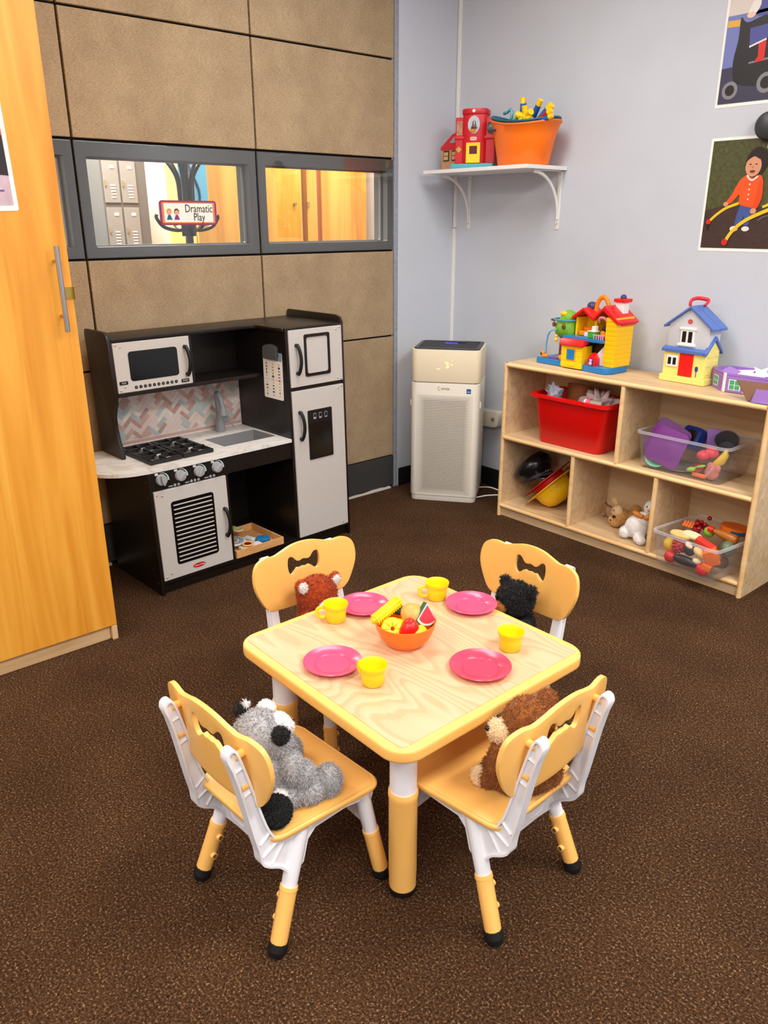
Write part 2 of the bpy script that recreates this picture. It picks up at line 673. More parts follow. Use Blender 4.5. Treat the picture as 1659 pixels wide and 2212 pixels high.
ZR = [0.181, 0.814, 1.227, 1.640, 2.055, 2.47, CEIL]
YC = [-0.35, 0.415, 1.180, 1.946, 2.712]
bm = bmx()
box(bm, -3.12, -3.083, YF, 2.712, 0, 1.245)
box(bm, -3.12, -3.083, YF, 2.712, 1.622, CEIL)
for yy in (0.415, 1.180, 1.946, 2.697):
    box(bm, -3.12, -3.083, yy - .015, yy + .015, 1.245, 1.622)
box(bm, -3.12, -3.083, YF, 0.415, 1.227, 1.640)
wl = struct(obj('wall_left', bm, 'black_gap'))
wl['label'] = 'office partition wall of tan fabric panels'
pm = {}
def panel(y0, y1, z0, z1):
    k = (round(y1 - y0, 3), round(z1 - z0, 3))
    if k not in pm:
        bm = bmx()
        g = 0.0042
        box(bm, -3.085, XL, g, y1 - y0 - g, g, z1 - z0 - g, 0.003, 2)
        me = bpy.data.meshes.new('panel')
        bm.to_mesh(me)
        bm.free()
        me.materials.append(M('panel_fabric'))
        pm[k] = me
    o = bpy.data.objects.new('panel', pm[k])
    C.objects.link(o)
    o.parent = wl
    o.location = (0, y0, z0)
YC2 = [-2.645, -1.88, -1.115] + YC
for y0, y1 in zip(YC2, YC2[1:]):
    for z0, z1 in zip(ZR, ZR[1:]):
        if abs(z0 - 1.227) < .01 and y0 > 0.4:
            continue
        panel(y0, y1, z0, z1)
for i in range(2, 5):
    pass
for n, (y0, y1) in enumerate(zip(YC[1:], YC[2:]), 1):
    rt_ = bpy.data.objects.new('window_%d' % n, None)
    C.objects.link(rt_)
    rt_['kind'] = 'structure'
    rt_['label'] = ['interior window beside the maple cabinet', 'interior window behind the play sign', 'interior window nearest the blue corner'][n - 1]
    rt_.location = (XL, y0, 1.227)
    wd, ht = y1 - y0, 0.413
    o0 = [(0.0045, 0.0045), (wd - 0.0045, 0.0045), (wd - 0.0045, ht - 0.0045), (0.0045, ht - 0.0045)]
    hol = rrect(0.044, wd - 0.038, 0.044, 0.358, 0.006, 3)
    bm = bmx()
    prism(bm, o0, -0.10, 'x', -0.006, holes=[hol])
    obj('window_frame', bm, 'frame_grey', rt_, 40)
    bm = bmx()
    st = rrect(0.0445, wd - 0.0385, 0.0445, 0.3575, 0.006, 3)
    si = rrect(0.052, wd - 0.046, 0.050, 0.351, 0.006, 3)
    prism(bm, st, -0.012, 'x', -0.05, holes=[si])
    obj('glazing_bead', bm, mat('bead_grey', (120, 118, 116), 0.4), rt_, 40)
    bm = bmx()
    box(bm, -0.004, -0.0005, 0.006, wd - 0.006, 0.006, ht - 0.006, 0.0012)
    obj('window_pane', bm, 'pane_glass', rt_)
struct(simple_box('trim_1', -3.082, XL + 0.002, 2.712, 2.737, 0, CEIL, 'edge_strip', None, 0.004))['label'] = 'scuffed blue grey edge strip of the partition'
struct(simple_box('baseboard_left', -3.083, XL + 0.001, YF, 2.711, 0.014, 0.179, 'base_grey', None, 0.002))
bm = bmx()
rnd = random.Random(4)
pts = [(2.385 + i * 0.03, 0.010 + rnd.uniform(-.003, .003)) for i in range(11)]
prism(bm, [(2.385, 0.0005)] + [(2.685, 0.0005)] + pts[::-1], 0.016, 'x', XL - 0.006)
struct(obj('trim_2', bm, mat('torn_edge', (222, 214, 202), 0.8)))['label'] = 'torn white strip under the grey base'
bm = bmx()
prism(bm, [(0.98, 0.0005), (1.12, 0.0005), (1.12, 0.012), (0.98, 0.014)], 0.016, 'x', XL - 0.006)
struct(obj('trim_3', bm, 'torn_edge'))['label'] = 'short white strip on the floor beside the cabinet'
struct(simple_box('baseboard_back', -3.055, XR, YB - 0.008, YB, 0, 0.100, 'base_black', None, 0.003))
struct(simple_box('baseboard_corner', XL, XL + 0.008, 2.745, YB, 0, 0.100, 'base_black', None, 0.003))

# cable conduit in the corner
cd_ = thing('cable_conduit', 'thin white cable conduit running up the room corner', 'conduit', (-3.054, YB, 0))
simple_box('conduit_section', -0.008, 0.008, -0.014, -0.0002, 1.33, CEIL, 'white_gloss', cd_, 0.002)
simple_box('conduit_section', -0.0105, 0.0045, -0.014, -0.0002, 0.10, 1.328, 'white_gloss', cd_, 0.002)

# ceiling light fixtures (above the frame)
for k, (lx, ly, pw) in enumerate(LIGHTS):
    f = thing('ceiling_light', 'recessed white ceiling light panel ' + ['above the play kitchen', 'above the tall maple cabinet', 'above the toy shelf end of the room', 'above the middle of the room', 'beside the right wall', 'at the back of the room'][k], 'light', (lx, ly, CEIL), 0, 'ceiling light panels')
    bm = bmx()
    prism(bm, [(-.31, -.61), (.31, -.61), (.31, .61), (-.31, .61)], 0.02, 'z', -0.0205, holes=[[(-.285, -.585), (.285, -.585), (.285, .585), (-.285, .585)]])
    obj('light_frame', bm, 'white_gloss', f)

# ------------------------------------------------------------------ corridor seen through the interior windows
struct(simple_box('wall_corridor', HX - 0.1, HX, HY0, HY1, 0, CEIL, 'white_paint'))
struct(simple_box('wall_corridor_left', HX, -3.12, HY0 - 0.1, HY0, 0, CEIL, 'white_paint'))
struct(simple_box('wall_corridor_right', HX, -3.17, 3.56, 3.68, 0, CEIL, 'white_paint'))
lk = thing('locker', 'grey metal locker unit with vented doors beyond the window', 'locker', (-5.3, 2.20, 0))
mat('locker_grey', (124, 122, 118), 0.45)
mat('locker_dark', (84, 80, 76), 0.5)
simple_box('locker_body', -0.35, 0, -0.006, 0.30, 0, 1.80, 'locker_dark', lk, 0.004)
for i in range(2):
    for j in range(6):
        y0, z0 = 0.005 + i * 0.118, 0.02 + j * 0.2835 + 0.04
        d = simple_box('locker_door', 0.0, 0.008, y0, y0 + 0.104, z0, z0 + 0.255, 'locker_grey', lk, 0.002)
        bm = bmx()
        for s in range(5):
            box(bm, 0.008, 0.0105, y0 + 0.045, y0 + 0.075, z0 + 0.03 + s * 0.018, z0 + 0.036 + s * 0.018)
        obj('vent_louver', bm, 'white_paint', d)
        simple_box('name_plate', 0.008, 0.0105, y0 + 0.05, y0 + 0.078, z0 + 0.205, z0 + 0.222, 'white_paint', d)
        simple_box('latch', 0.008, 0.016, y0 + 0.005, y0 + 0.013, z0 + 0.10, z0 + 0.135, 'steel', d)
def ward(name, label, y0, y1, xf):
    o = thing(name, label, 'cabinet', (xf, y0, 0))
    simple_box('cabinet_body', -0.34, -0.02, 0, y1 - y0, 0, 2.2, 'maple', o, 0.002)
    return o
wd1 = ward('wardrobe', 'tall maple cabinet seen through the middle window', 2.26, 2.975, -4.2)
simple_box('cabinet_door', -0.019, 0, 0.003, 0.712, 0.06, 2.19, 'maple', wd1, 0.002)
bm = bmx()
cyl(bm, (0, 0.655, 1.46), (0.02, 0.655, 1.46), 0.009, seg=10)
obj('door_knob', bm, 'steel', wd1, 40)
wd2 = ward('wardrobe', 'tall maple cabinet seen through the right window beside white wall', 3.01, 3.48, -4.2)
simple_box('cabinet_door', -0.019, 0, 0.0, 0.075, 0.06, 2.19, 'maple', wd2, 0.002)
simple_box('cabinet_door', -0.019, 0.0, 0.11, 0.467, 0.06, 2.19, 'maple', wd2, 0.002)
simple_box('door_gap', -0.022, -0.012, 0.075, 0.11, 0.06, 2.19, mat('red_wood', (176, 90, 40), 0.5), wd2)
simple_box('hinge', 0.0, 0.012, -0.008, 0.012, 1.445, 1.475, 'brass', wd2, 0.001)
simple_box('cupboard_gap', -0.4, -0.05, -0.034, -0.001, 0, 2.19, 'locker_dark', wd2)
bs = thing('blue_poster', 'light blue poster hanging behind the coat rack', 'poster', (-4.19, 2.16, 1.2))
simple_box('poster_sheet', 0, 0.004, 0, 0.17, 0.15, 0.52, mat('sky_blue', (110, 190, 220), 0.6), bs)
bm = bmx()
tube(bm, [(0.006, 0.09 + 0.03 * math.sin(i * .5), 0.2 + i * 0.03) for i in range(9)], 0.006, 6)
obj('poster_line', bm, mat('navy', (36, 60, 110), 0.6), bs, 180)
# coat rack made of bent tubes
cr = thing('coat_rack', 'dark metal coat rack with curved hooks behind the window', 'coat rack', (-3.42, 1.795, 0))
mat('gunmetal', (70, 64, 58), 0.25, metal=0.8)
bm = bmx()
cyl(bm, (0, 0, 0), (0, 0, 1.62), 0.018, seg=12)
obj('rack_pole', bm, 'gunmetal', cr, 60)
bm = bmx()
lathe(bm, [(0, 0.0), (0.2, 0.0), (0.2, 0.012), (0.03, 0.03), (0, 0.03)], seg=24)
obj('rack_base', bm, 'gunmetal', cr, 40)
for k in range(6):
    a = k * PI / 3 + 0.3
    d = Vector((math.cos(a), math.sin(a), 0))
    bm = bmx()
    tube(bm, spline([tuple(d * r + Vector((0, 0, z))) for r, z in ((0.024, 1.30), (0.03, 1.45), (0.04, 1.55), (0.10, 1.64), (0.14, 1.70), (0.12, 1.74))], 6, False), 0.008, 8)
    obj('rack_arm', bm, 'gunmetal', cr, 180)
for k in range(4):
    a = k * PI / 2 + PI / 2
    d = Vector((math.cos(a), math.sin(a), 0))
    bm = bmx()
    tube(bm, spline([tuple(d * r + Vector((0, 0, z))) for r, z in ((0.018, 1.33), (0.06, 1.325), (0.12, 1.34), (0.15, 1.375), (0.148, 1.39))], 6, False), 0.008, 8)
    obj('rack_hook', bm, 'gunmetal', cr, 180)
# coat and papers behind the leftmost window
jk = thing('coat_stand', 'coat stand with dark navy coat beyond the leftmost window', 'coat stand', (-3.75, 1.30, 0.0))
bm = bmx()
cyl(bm, (0, 0, 0), (0, 0, 1.36), 0.014, seg=10)
lathe(bm, [(0, 0), (.15, 0), (.15, .012), (.02, .03), (0, .03)], seg=20)
obj('stand_pole', bm, 'gunmetal', jk, 40)
mobj('coat_body', blobs([((0, 0, 1.12), (0.07, 0.11, 0.2)), ((0, 0.06, 1.24), (0.05, 0.05, 0.12)), ((0, -0.06, 1.24), (0.05, 0.05, 0.12)), ((0, 0.1, 1.02), (0.05, 0.06, 0.2))], 0.012, 4), mat('coat_navy', (40, 40, 66), 0.8, bump=0.4, scale=30), jk, 180)
pp = thing('notice_paper', 'white notice papers pinned beyond the leftmost window', 'paper', (HX + 0.002, 2.0, 1.3))
for k in range(4):
    s = simple_box('paper_sheet', 0, 0.002, (k % 2) * 0.25 - 0.3, (k % 2) * 0.25 - 0.09, (k // 2) * 0.3 - .1, (k // 2) * 0.3 + 0.18, mat('paper_white', (246, 244, 238), 0.8), pp)
    bm = bmx()
    for q in range(6):
        y = (k % 2) * 0.25 - 0.28
        box(bm, 0.002, 0.0025, y, y + 0.15, (k // 2) * 0.3 - .06 + q * 0.035, (k // 2) * 0.3 - .054 + q * 0.035)
    obj('paper_print', bm, 'locker_grey', s)

# ------------------------------------------------------------------ "Dramatic Play" sign on the glass
sg = thing('area_sign', 'small sign reading Dramatic Play fixed to the middle window', 'sign', (-3.0652, 1.613, 1.394))
sg.rotation_euler = (0, 0, PI / 2)
def srr(w_, h_, r, d, base):
    bm = bmx()
    prism(bm, rrect(-w_ / 2, w_ / 2, -h_ / 2, h_ / 2, r, 4), -d, 'y', -base)
    return bm
obj('sign_border', srr(0.250, 0.092, 0.012, 0.003, 0.0), mat('sign_red', (150, 50, 90), 0.4), sg)
obj('sign_stripe', srr(0.240, 0.084, 0.009, 0.0006, 0.003), mat('sign_purple', (120, 70, 140), 0.4), sg)
obj('sign_stripe', srr(0.232, 0.078, 0.006, 0.0006, 0.0036), mat('sign_orange', (236, 130, 60), 0.4), sg)
obj('sign_face', srr(0.214, 0.070, 0.003, 0.0006, 0.0042), mat('sign_cream', (250, 242, 230), 0.5), sg)
for s_, z_ in (('Dramatic', 0.015), ('Play', -0.017)):
    o = mobj('sign_lettering', text_mesh(s_, 0.042), mat('ink', (30, 24, 24), 0.6), sg)
    o.rotation_euler = (PI / 2, 0, 0)
    o.location = (0.044, -0.0053, z_)
    o.scale = (0.78, 1, 1)
mat('skin_print', (226, 170, 130), 0.6)
for x_, hc, cc in ((-0.086, (214, 150, 50), (50, 90, 130)), (-0.054, (80, 40, 24), (150, 40, 120))):
    bm = bmx()
    prism(bm, [(x_ + .011 * math.cos(t * PI / 8), 0.004 + .012 * math.sin(t * PI / 8)) for t in range(16)], -0.0004, 'y', -0.0048)
    obj('printed_hair', bm, mat('hair_%d' % hc[0], hc, 0.6), sg)
    bm = bmx()
    prism(bm, [(x_ + .0085 * math.cos(t * PI / 8), 0.001 + .009 * math.sin(t * PI / 8)) for t in range(16)], -0.0004, 'y', -0.0052)
    obj('printed_face', bm, 'skin_print', sg)
    bm = bmx()
    prism(bm, [(x_ - .005, -.008), (x_ + .005, -.008), (x_ + .012, -.026), (x_ - .012, -.026)], -0.0004, 'y', -0.0048)
    obj('printed_clothes', bm, mat('cloth_%d' % cc[0], cc, 0.6), sg)
# ------------------------------------------------------------------ tall maple cabinet at the left edge
cb = thing('tall_cabinet', 'tall orange maple cabinet with steel bar handle at the left', 'cabinet', (-2.44, 0.884, 0))
simple_box('side_panel', -0.60, -0.022, -0.020, 0.0, 0.0, 2.3, 'maple', cb, 0.001)
simple_box('side_panel', -0.60, -0.022, -0.92, -0.90, 0.0, 2.3, 'maple', cb, 0.001)
simple_box('cabinet_top', -0.60, -0.022, -0.90, -0.02, 2.28, 2.3, 'maple', cb)
simple_box('cabinet_back', -0.60, -0.59, -0.90, -0.02, 0.05, 2.28, 'maple', cb)
simple_box('cabinet_bottom', -0.59, -0.022, -0.90, -0.02, 0.055, 0.075, 'maple', cb)
simple_box('kick_board', -0.030, -0.016, -0.90, -0.021, 0.0, 0.053, 'kick_wood', cb, 0.001)
simple_box('corner_foot', -0.022, 0.0, -0.019, 0.0, 0.0, 0.053, 'kick_wood', cb, 0.002)
for y0, y1, s in ((-0.4505, 0.0, 1), (-0.92, -0.4525, -1)):
    d = simple_box('cabinet_door', -0.021, 0.0, y0, y1, 0.055, 2.29, 'maple', cb, 0.0015)
    if s > 0:
        bm = bmx()
        cyl(bm, (0.036, -0.043, 1.055), (0.036, -0.043, 1.297), 0.0075, seg=14)
        obj('handle_bar', bm, 'steel', d, 50)
        for z in (1.10, 1.255):
            bm = bmx()
            cyl(bm, (0.0, -0.043, z), (0.034, -0.043, z), 0.0045, seg=10)
            obj('handle_post', bm, 'steel', d, 50)
        bm = bmx()
        box(bm, 0.0, 0.002, -0.022, 0.001, 1.146, 1.180)
        box(bm, -0.004, 0.014, 0.001, 0.003, 1.144, 1.182)
        cyl(bm, (0.004, 0.004, 1.143), (0.004, 0.004, 1.183), 0.003, seg=8)
        obj('hasp', bm, 'brass', d)['label'] = 'small brass hasp'
ph = thing('taped_photo', 'white bordered photo taped to the maple cabinet door', 'photo', (-2.4398, 0.762, 1.54))
ph.rotation_euler = (R_(1.5), 0, 0)
def sheet(parent, name, pts, m, off):
    bm = bmx()
    prism(bm, pts, 0.0006, 'x', off)
    return obj(name, bm, m, parent)
sheet(ph, 'photo_paper', rrect(-0.26, 0.0, -0.15, 0.17, 0.006, 3), 'paper_white', 0.0)
sheet(ph, 'photo_print', [(-0.25, -0.135), (-0.012, -0.135), (-0.012, 0.155), (-0.25, 0.155)], mat('print_lilac', (208, 180, 190), 0.5, vary=0.15, scale=30), 0.0007)
sheet(ph, 'photo_print', [(-0.25, -0.04), (-0.012, -0.06), (-0.012, 0.04), (-0.25, 0.05)], mat('print_dark', (36, 20, 24), 0.5), 0.0014)
sheet(ph, 'photo_print', [(-0.25, 0.05), (-0.012, 0.04), (-0.012, 0.07), (-0.25, 0.1)], mat('print_red', (214, 60, 40), 0.5), 0.0014)
sheet(ph, 'photo_print', [(-0.25, -0.10), (-0.03, -0.10), (-0.03, -0.096), (-0.25, -0.094)], mat('print_violet', (90, 80, 150), 0.5), 0.0014)

# ------------------------------------------------------------------ air purifier
pa = math.atan2(2.846 - 2.638, -2.58 + 2.857)
ap = thing('air_purifier', 'cream white tower air purifier in the room corner', 'air purifier', ((-2.857 - 2.58) / 2, (2.638 + 2.846) / 2, 0), pa)
W2 = 0.172
def rbox(x0, x1, y0, y1, z0, z1, r, bev=0.0, holes=None):
    bm = bmx()
    prism(bm, rrect(x0, x1, y0, y1, r, 6), z1 - z0, 'z', z0, bev, holes=holes)
    return bm
obj('plinth', rbox(-W2 + .004, W2 - .004, 0.004, 0.298, 0.0, 0.034, 0.03, 0.003), mat('plinth_grey', (212, 204, 192), 0.5), ap, 40)
obj('lower_body', rbox(-W2, W2, 0.0, 0.302, 0.030, 0.614, 0.034, 0.002), 'purifier_white', ap, 40)
obj('upper_body', rbox(-W2 + 0.001, W2 - 0.001, 0.001, 0.301, 0.618, 0.776, 0.034, 0.003), 'purifier_cream', ap, 40)
simple_box('seam', -W2 + .02, W2 - .02, 0.003, 0.29, 0.612, 0.620, mat('seam_grey', (120, 112, 100), 0.6), ap)
tp = obj('top_rim', rbox(-W2 + .010, W2 - .010, 0.010, 0.290, 0.774, 0.782, 0.03, 0.003, holes=[rrect(-W2 + .03, W2 - .03, 0.03, 0.27, 0.02, 4)]), mat('dark_panel', (38, 38, 42), 0.35), ap, 40)
simple_box('outlet_well', -W2 + .03, W2 - .03, 0.03, 0.27, 0.765, 0.7755, 'base_black', ap)
bm = bmx()
for i in range(16):
    y = 0.038 + i * 0.0145
    box(bm, -W2 + .03, W2 - .03, y, y + 0.006, 0.772, 0.779)
obj('outlet_slats', bm, mat('slat_dark', (48, 48, 52), 0.4), ap)['kind'] = 'stuff'
simple_box('status_light', -0.03, 0.03, 0.20, 0.212, 0.7795, 0.7815, mat('blue_led', (40, 40, 255), 0.4, emit=6.0), ap)
simple_box('top_handle', -0.02, 0.07, 0.235, 0.262, 0.776, 0.786, 'dark_panel', ap, 0.003)
# perforated front grille: rows of small dark slots
bm = bmx()
rows, cols = 64, 38
for r in range(rows):
    z = 0.045 + r * (0.505 / (rows - 1))
    for c in range(cols):
        x = -0.137 + c * (0.274 / (cols - 1))
        e = min(1.0, min((c + 1) / 6, (cols - c) / 6, (r + 2) / 5, (rows - r + 1) / 5))
        hw = 0.0027 * (0.45 + 0.55 * e)
        hz = 0.0021 * (0.25 + 0.75 * e)
        vs = [bm.verts.new((x + a, -0.0006, z + b_)) for a, b_ in ((-hw, -hz), (hw, -hz), (hw, hz), (-hw, hz))]
        bm.faces.new(vs)
        vs2 = [bm.verts.new((v.co.x, 0.004, v.co.z)) for v in vs]
        for i in range(4):
            j = (i + 1) % 4
            bm.faces.new((vs[i], vs[j], vs2[j], vs2[i]))
gr = obj('grille_slot', bm, mat('slot_dark', (86, 72, 56), 0.8), ap)
gr['kind'] = 'stuff'
o = mobj('brand_lettering', text_mesh('winix', 0.020), mat('logo_grey', (120, 114, 106), 0.5), ap)
o.rotation_euler = (PI / 2, 0, 0)
o.location = (0.002, -0.0008, 0.588)
bm = bmx()
tube(bm, [(-0.028 + 0.007 * math.cos(a * .3), -0.001, 0.588 + 0.008 * math.sin(a * .3)) for a in range(3, 19)], 0.0008, 4)
obj('brand_ring', bm, 'logo_grey', ap)
sq = simple_box('energy_label', 0.107, 0.129, -0.0012, 0.0005, 0.567, 0.590, mat('label_blue', (30, 90, 170), 0.4), ap)
simple_box('label_text', 0.110, 0.126, -0.0018, -0.0011, 0.574, 0.577, 'white_gloss', sq)
o = mobj('display_digit', text_mesh('S', 0.034), mat('led_warm', (255, 238, 150), 0.4, emit=1.6), ap)
o.rotation_euler = (PI / 2, 0, 0)
o.location = (0.010, -0.0005, 0.699)
bm = bmx()
for x, z, wd_ in ((-0.035, 0.683, 0.016), (0.002, 0.716, 0.014), (0.03, 0.705, 0.012), (-0.022, 0.728, 0.003), (0.035, 0.728, 0.004)):
    box(bm, x - wd_ / 2, x + wd_ / 2, -0.0004, 0.0005, z - 0.001, z + 0.001)
obj('display_mark', bm, 'led_warm', ap)
for s in (-1, 1):
    simple_box('side_clip', s * W2 - 0.006, s * W2 + 0.006, 0.03, 0.05, 0.49, 0.52, 'purifier_white', ap, 0.003)

# wall raceway box + mains cable
wb = thing('outlet_box', 'beige plastic outlet box on the wall behind the purifier', 'outlet box', (-2.75, YB, 0.34))
bm = bmx()
prism(bm, spline([(-0.30, 0.0), (-0.02, 0.0), (0.06, 0.002), (0.09, 0.02), (0.09, 0.085), (0.0, 0.083), (-0.30, 0.085)], 4), -0.055, 'y', -0.0002, 0.006)
obj('box_body', bm, mat('box_beige', (214, 208, 194), 0.5), wb, 40)
bm = bmx()
cyl(bm, (0.06, -0.055, 0.045), (0.06, -0.060, 0.045), 0.010, seg=12)
obj('box_port', bm, mat('port_brown', (130, 116, 104), 0.6), wb, 40)
mc = thing('mains_cable', 'white mains cable curling on the carpet behind the shelf', 'cable', (-2.70, 2.9, 0))
for pts in ([(0.0, -0.01, 0.004), (0.06, -0.005, 0.006), (0.12, 0.05, 0.022), (0.2, 0.10, 0.026), (0.40, 0.14, 0.01)],
            [(-0.02, 0.09, 0.02), (0.06, 0.12, 0.035), (0.16, 0.14, 0.022), (0.40, 0.16, 0.01)]):
    bm = bmx()
    tube(bm, spline(pts, 8, False), 0.0035, 8)
    obj('cable_run', bm, 'white_plastic', mc, 180)
# ------------------------------------------------------------------ children's table
TX, TY, TZ = -1.193, 1.108, 0.427
tb = thing('play_table', 'square child table with pale wood top and tan rim', 'table', (TX, TY, 0), 0.004)
bm = bmx()
prism(bm, rrect(-.296, .296, -.296, .296, .055, 10), 0.030, 'z', TZ - 0.031, 0.0075, 3)
obj('table_rim', bm, 'chair_tan', tb, 50)
bm = bmx()
prism(bm, rrect(-.2755, .2755, -.2755, .2755, .014, 5), 0.004, 'z', TZ - 0.0035, 0.0004, 1)
obj('table_inlay', bm, 'table_wood', tb)
for sx, sy in ((1, -1), (-1, -1), (1, 1), (-1, 1)):
    x, y = sx * .2145, sy * .2145
    bm = bmx()
    cyl(bm, (x, y, 0.20), (x, y, TZ - 0.031), 0.0282, seg=28)
    lg = obj('leg', bm, 'chair_white', tb, 50)
    bm = bmx()
    lathe(bm, [(0.027, 0.266), (0.0300, 0.268), (0.0316, 0.262), (0.0314, 0.25), (0.0302, 0.246), (0.0302, 0.055), (0.0297, 0.05), (0.0294, 0.016), (0.026, 0.012), (0, 0.012)], (x, y, 0), 28)
    obj('leg_sleeve', bm, 'chair_tan', lg, 35)
    bm = bmx()
    lathe(bm, [(0, 0.0), (0.027, 0.0), (0.0302, 0.004), (0.0302, 0.014), (0.0, 0.014)], (x, y, 0), 28)
    obj('foot_cap', bm, 'black_rubber', lg, 40)
    bm = bmx()
    d = Vector((-sx, -sy, 0)).normalized()
    if sy < 0 and sx < 0:
        d = Vector((1, -.15, 0)).normalized()
    cyl(bm, Vector((x, y, 0.225)) + d * 0.0285, Vector((x, y, 0.225)) + d * 0.0335, 0.007, seg=12)
    obj('leg_bolt', bm, 'chair_tan', lg, 40)

# ------------------------------------------------------------------ chairs
ch = thing('child_chair', '', 'chair', (0, 0, 0), 0, 'child chairs around the table')
# seat: rounded trapezoid, rolled front edge
def seat_outline(f):
    o = []
    for x, y in rrect(-.141, .141, -.136, .138, .034, 7):
        k_ = 1 + .075 * (y / .136)
        y2 = y + (.010 * (1 - (x / .141) ** 2) if y > .05 else 0) * max(0, (y - .05) / .088)
        o.append((x * k_ * f, y2 * f))
    return o
SZ = 0.268
def seat_z(x, y, drop):
    return SZ - drop - 0.004 * math.exp(-((x / .09) ** 2 + ((y + .02) / .09) ** 2)) - (0.6 * (y - .085) ** 2 if y > .085 else 0) * 4
bm = bmx()
rings = []
for f, dz in ((1.0, 0.0075), (1.0, 0.004), (0.985, 0.0006), (0.965, 0.0), (0.955, 0.0012), (0.94, 0.0004), (0.8, 0), (0.55, 0), (0.3, 0), (0.1, 0)):
    rings.append([bm.verts.new((x, y, seat_z(x, y, dz))) for x, y in seat_outline(f)])
low = [[bm.verts.new((x, y, seat_z(x, y, 0.014))) for x, y in seat_outline(f)] for f in (0.985, 0.5, 0.1)]
allr = rings[::-1] + low
for a, c in zip(allr, allr[1:]):
    n = len(a)
    for i in range(n):
        bm.faces.new((a[i], a[(i + 1) % n], c[(i + 1) % n], c[i]))
bm.faces.new(rings[-1])
bm.faces.new(low[-1][::-1])
obj('seat', bm, 'chair_tan', ch, 60)
# backrest: wavy top, bow-tie hand hole, gently hollowed
bo = spline([(-.100, .352), (0, .346), (.100, .352), (.132, .364), (.152, .396), (.167, .438), (.166, .476), (.153, .500), (.124, .509), (.094, .506), (.068, .512), (.035, .521), (0, .524),
             (-.035, .521), (-.068, .512), (-.094, .506), (-.124, .509), (-.153, .500), (-.166, .476), (-.167, .438), (-.152, .396), (-.132, .364)], 5)
bh = spline([(.012, .472), (.022, .474), (.034, .487), (.048, .488), (.053, .470), (.051, .448), (.042, .437), (.030, .444), (.020, .452), (.010, .450), (0, .452),
             (-.010, .450), (-.020, .452), (-.030, .444), (-.042, .437), (-.051, .448), (-.053, .470), (-.048, .488), (-.034, .487), (-.022, .474), (-.012, .472), (0, .475)], 3)
bm = bmx()
es = []
for loop in (bo, bh):
    vs = [bm.verts.new((x, 0, z)) for x, z in loop]
    es += [bm.edges.new((vs[i], vs[(i + 1) % len(vs)])) for i in range(len(vs))]
bmesh.ops.triangle_fill(bm, use_beauty=True, use_dissolve=False, edges=es)
for _ in range(3):
    le = [e for e in bm.edges if e.calc_length() > 0.022 and not e.is_boundary]
    if le:
        bmesh.ops.subdivide_edges(bm, edges=le, cuts=1)
        bmesh.ops.triangulate(bm, faces=bm.faces[:])
def back_y(x, z):
    return -.160 - 0.10 * (z - .42) + 0.62 * x * x
for v in bm.verts:
    v.co.y = back_y(v.co.x, v.co.z)
bmesh.ops.recalc_face_normals(bm, faces=bm.faces[:])
if sum((f.normal.y for f in bm.faces)) < 0:
    bmesh.ops.reverse_faces(bm, faces=bm.faces[:])
me = bpy.data.meshes.new('backrest')
bm.to_mesh(me)
bm.free()
bk = mobj('backrest', me, 'chair_tan', ch, 180)
sm_ = bk.modifiers.new('thick', 'SOLIDIFY')
sm_.thickness = 0.010
sm_.offset = -1
bv = bk.modifiers.new('round', 'BEVEL')
bv.width = 0.0045
bv.segments = 3
bv.limit_method = 'ANGLE'
bv.angle_limit = R_(50)
# white moulded side frames
prof = spline([(-.214, .479), (-.212, .491), (-.204, .497), (-.195, .494), (-.189, .482), (-.180, .450), (-.170, .411), (-.156, .350), (-.140, .292), (-.122, .258)], 3, False)
prof += [(-.095, .250), (-.050, .252), (.06, .250), (.120, .247), (.128, .225), (.120, .205), (.100, .222), (.05, .232), (-.03, .232), (-.048, .215)]
prof += spline([(-.060, .170), (-.090, .150), (-.100, .168), (-.118, .190), (-.142, .206), (-.158, .222), (-.164, .245), (-.173, .285), (-.183, .340), (-.195, .406), (-.206, .455)], 3, False)
prof = [(y + (.007 if z > .255 else .007 * max(0, (z - .2) / .055)) , z) for y, z in prof]
def inset(poly, d):
    n = len(poly)
    ar = sum(poly[i][0] * poly[(i + 1) % n][1] - poly[(i + 1) % n][0] * poly[i][1] for i in range(n))
    sg_ = 1 if ar > 0 else -1
    out = []
    for i in range(n):
        p0, p1, p2 = Vector(poly[i - 1]), Vector(poly[i]), Vector(poly[(i + 1) % n])
        a_, b2 = (p1 - p0).normalized(), (p2 - p1).normalized()
        nn = Vector((-(a_ + b2).y, (a_ + b2).x)).normalized() * sg_
        c = max(.5, nn.dot(Vector((-a_.y, a_.x)) * sg_))
        out.append(tuple(p1 + nn * (d / c)))
    return out
pin = inset(prof, 0.0042)
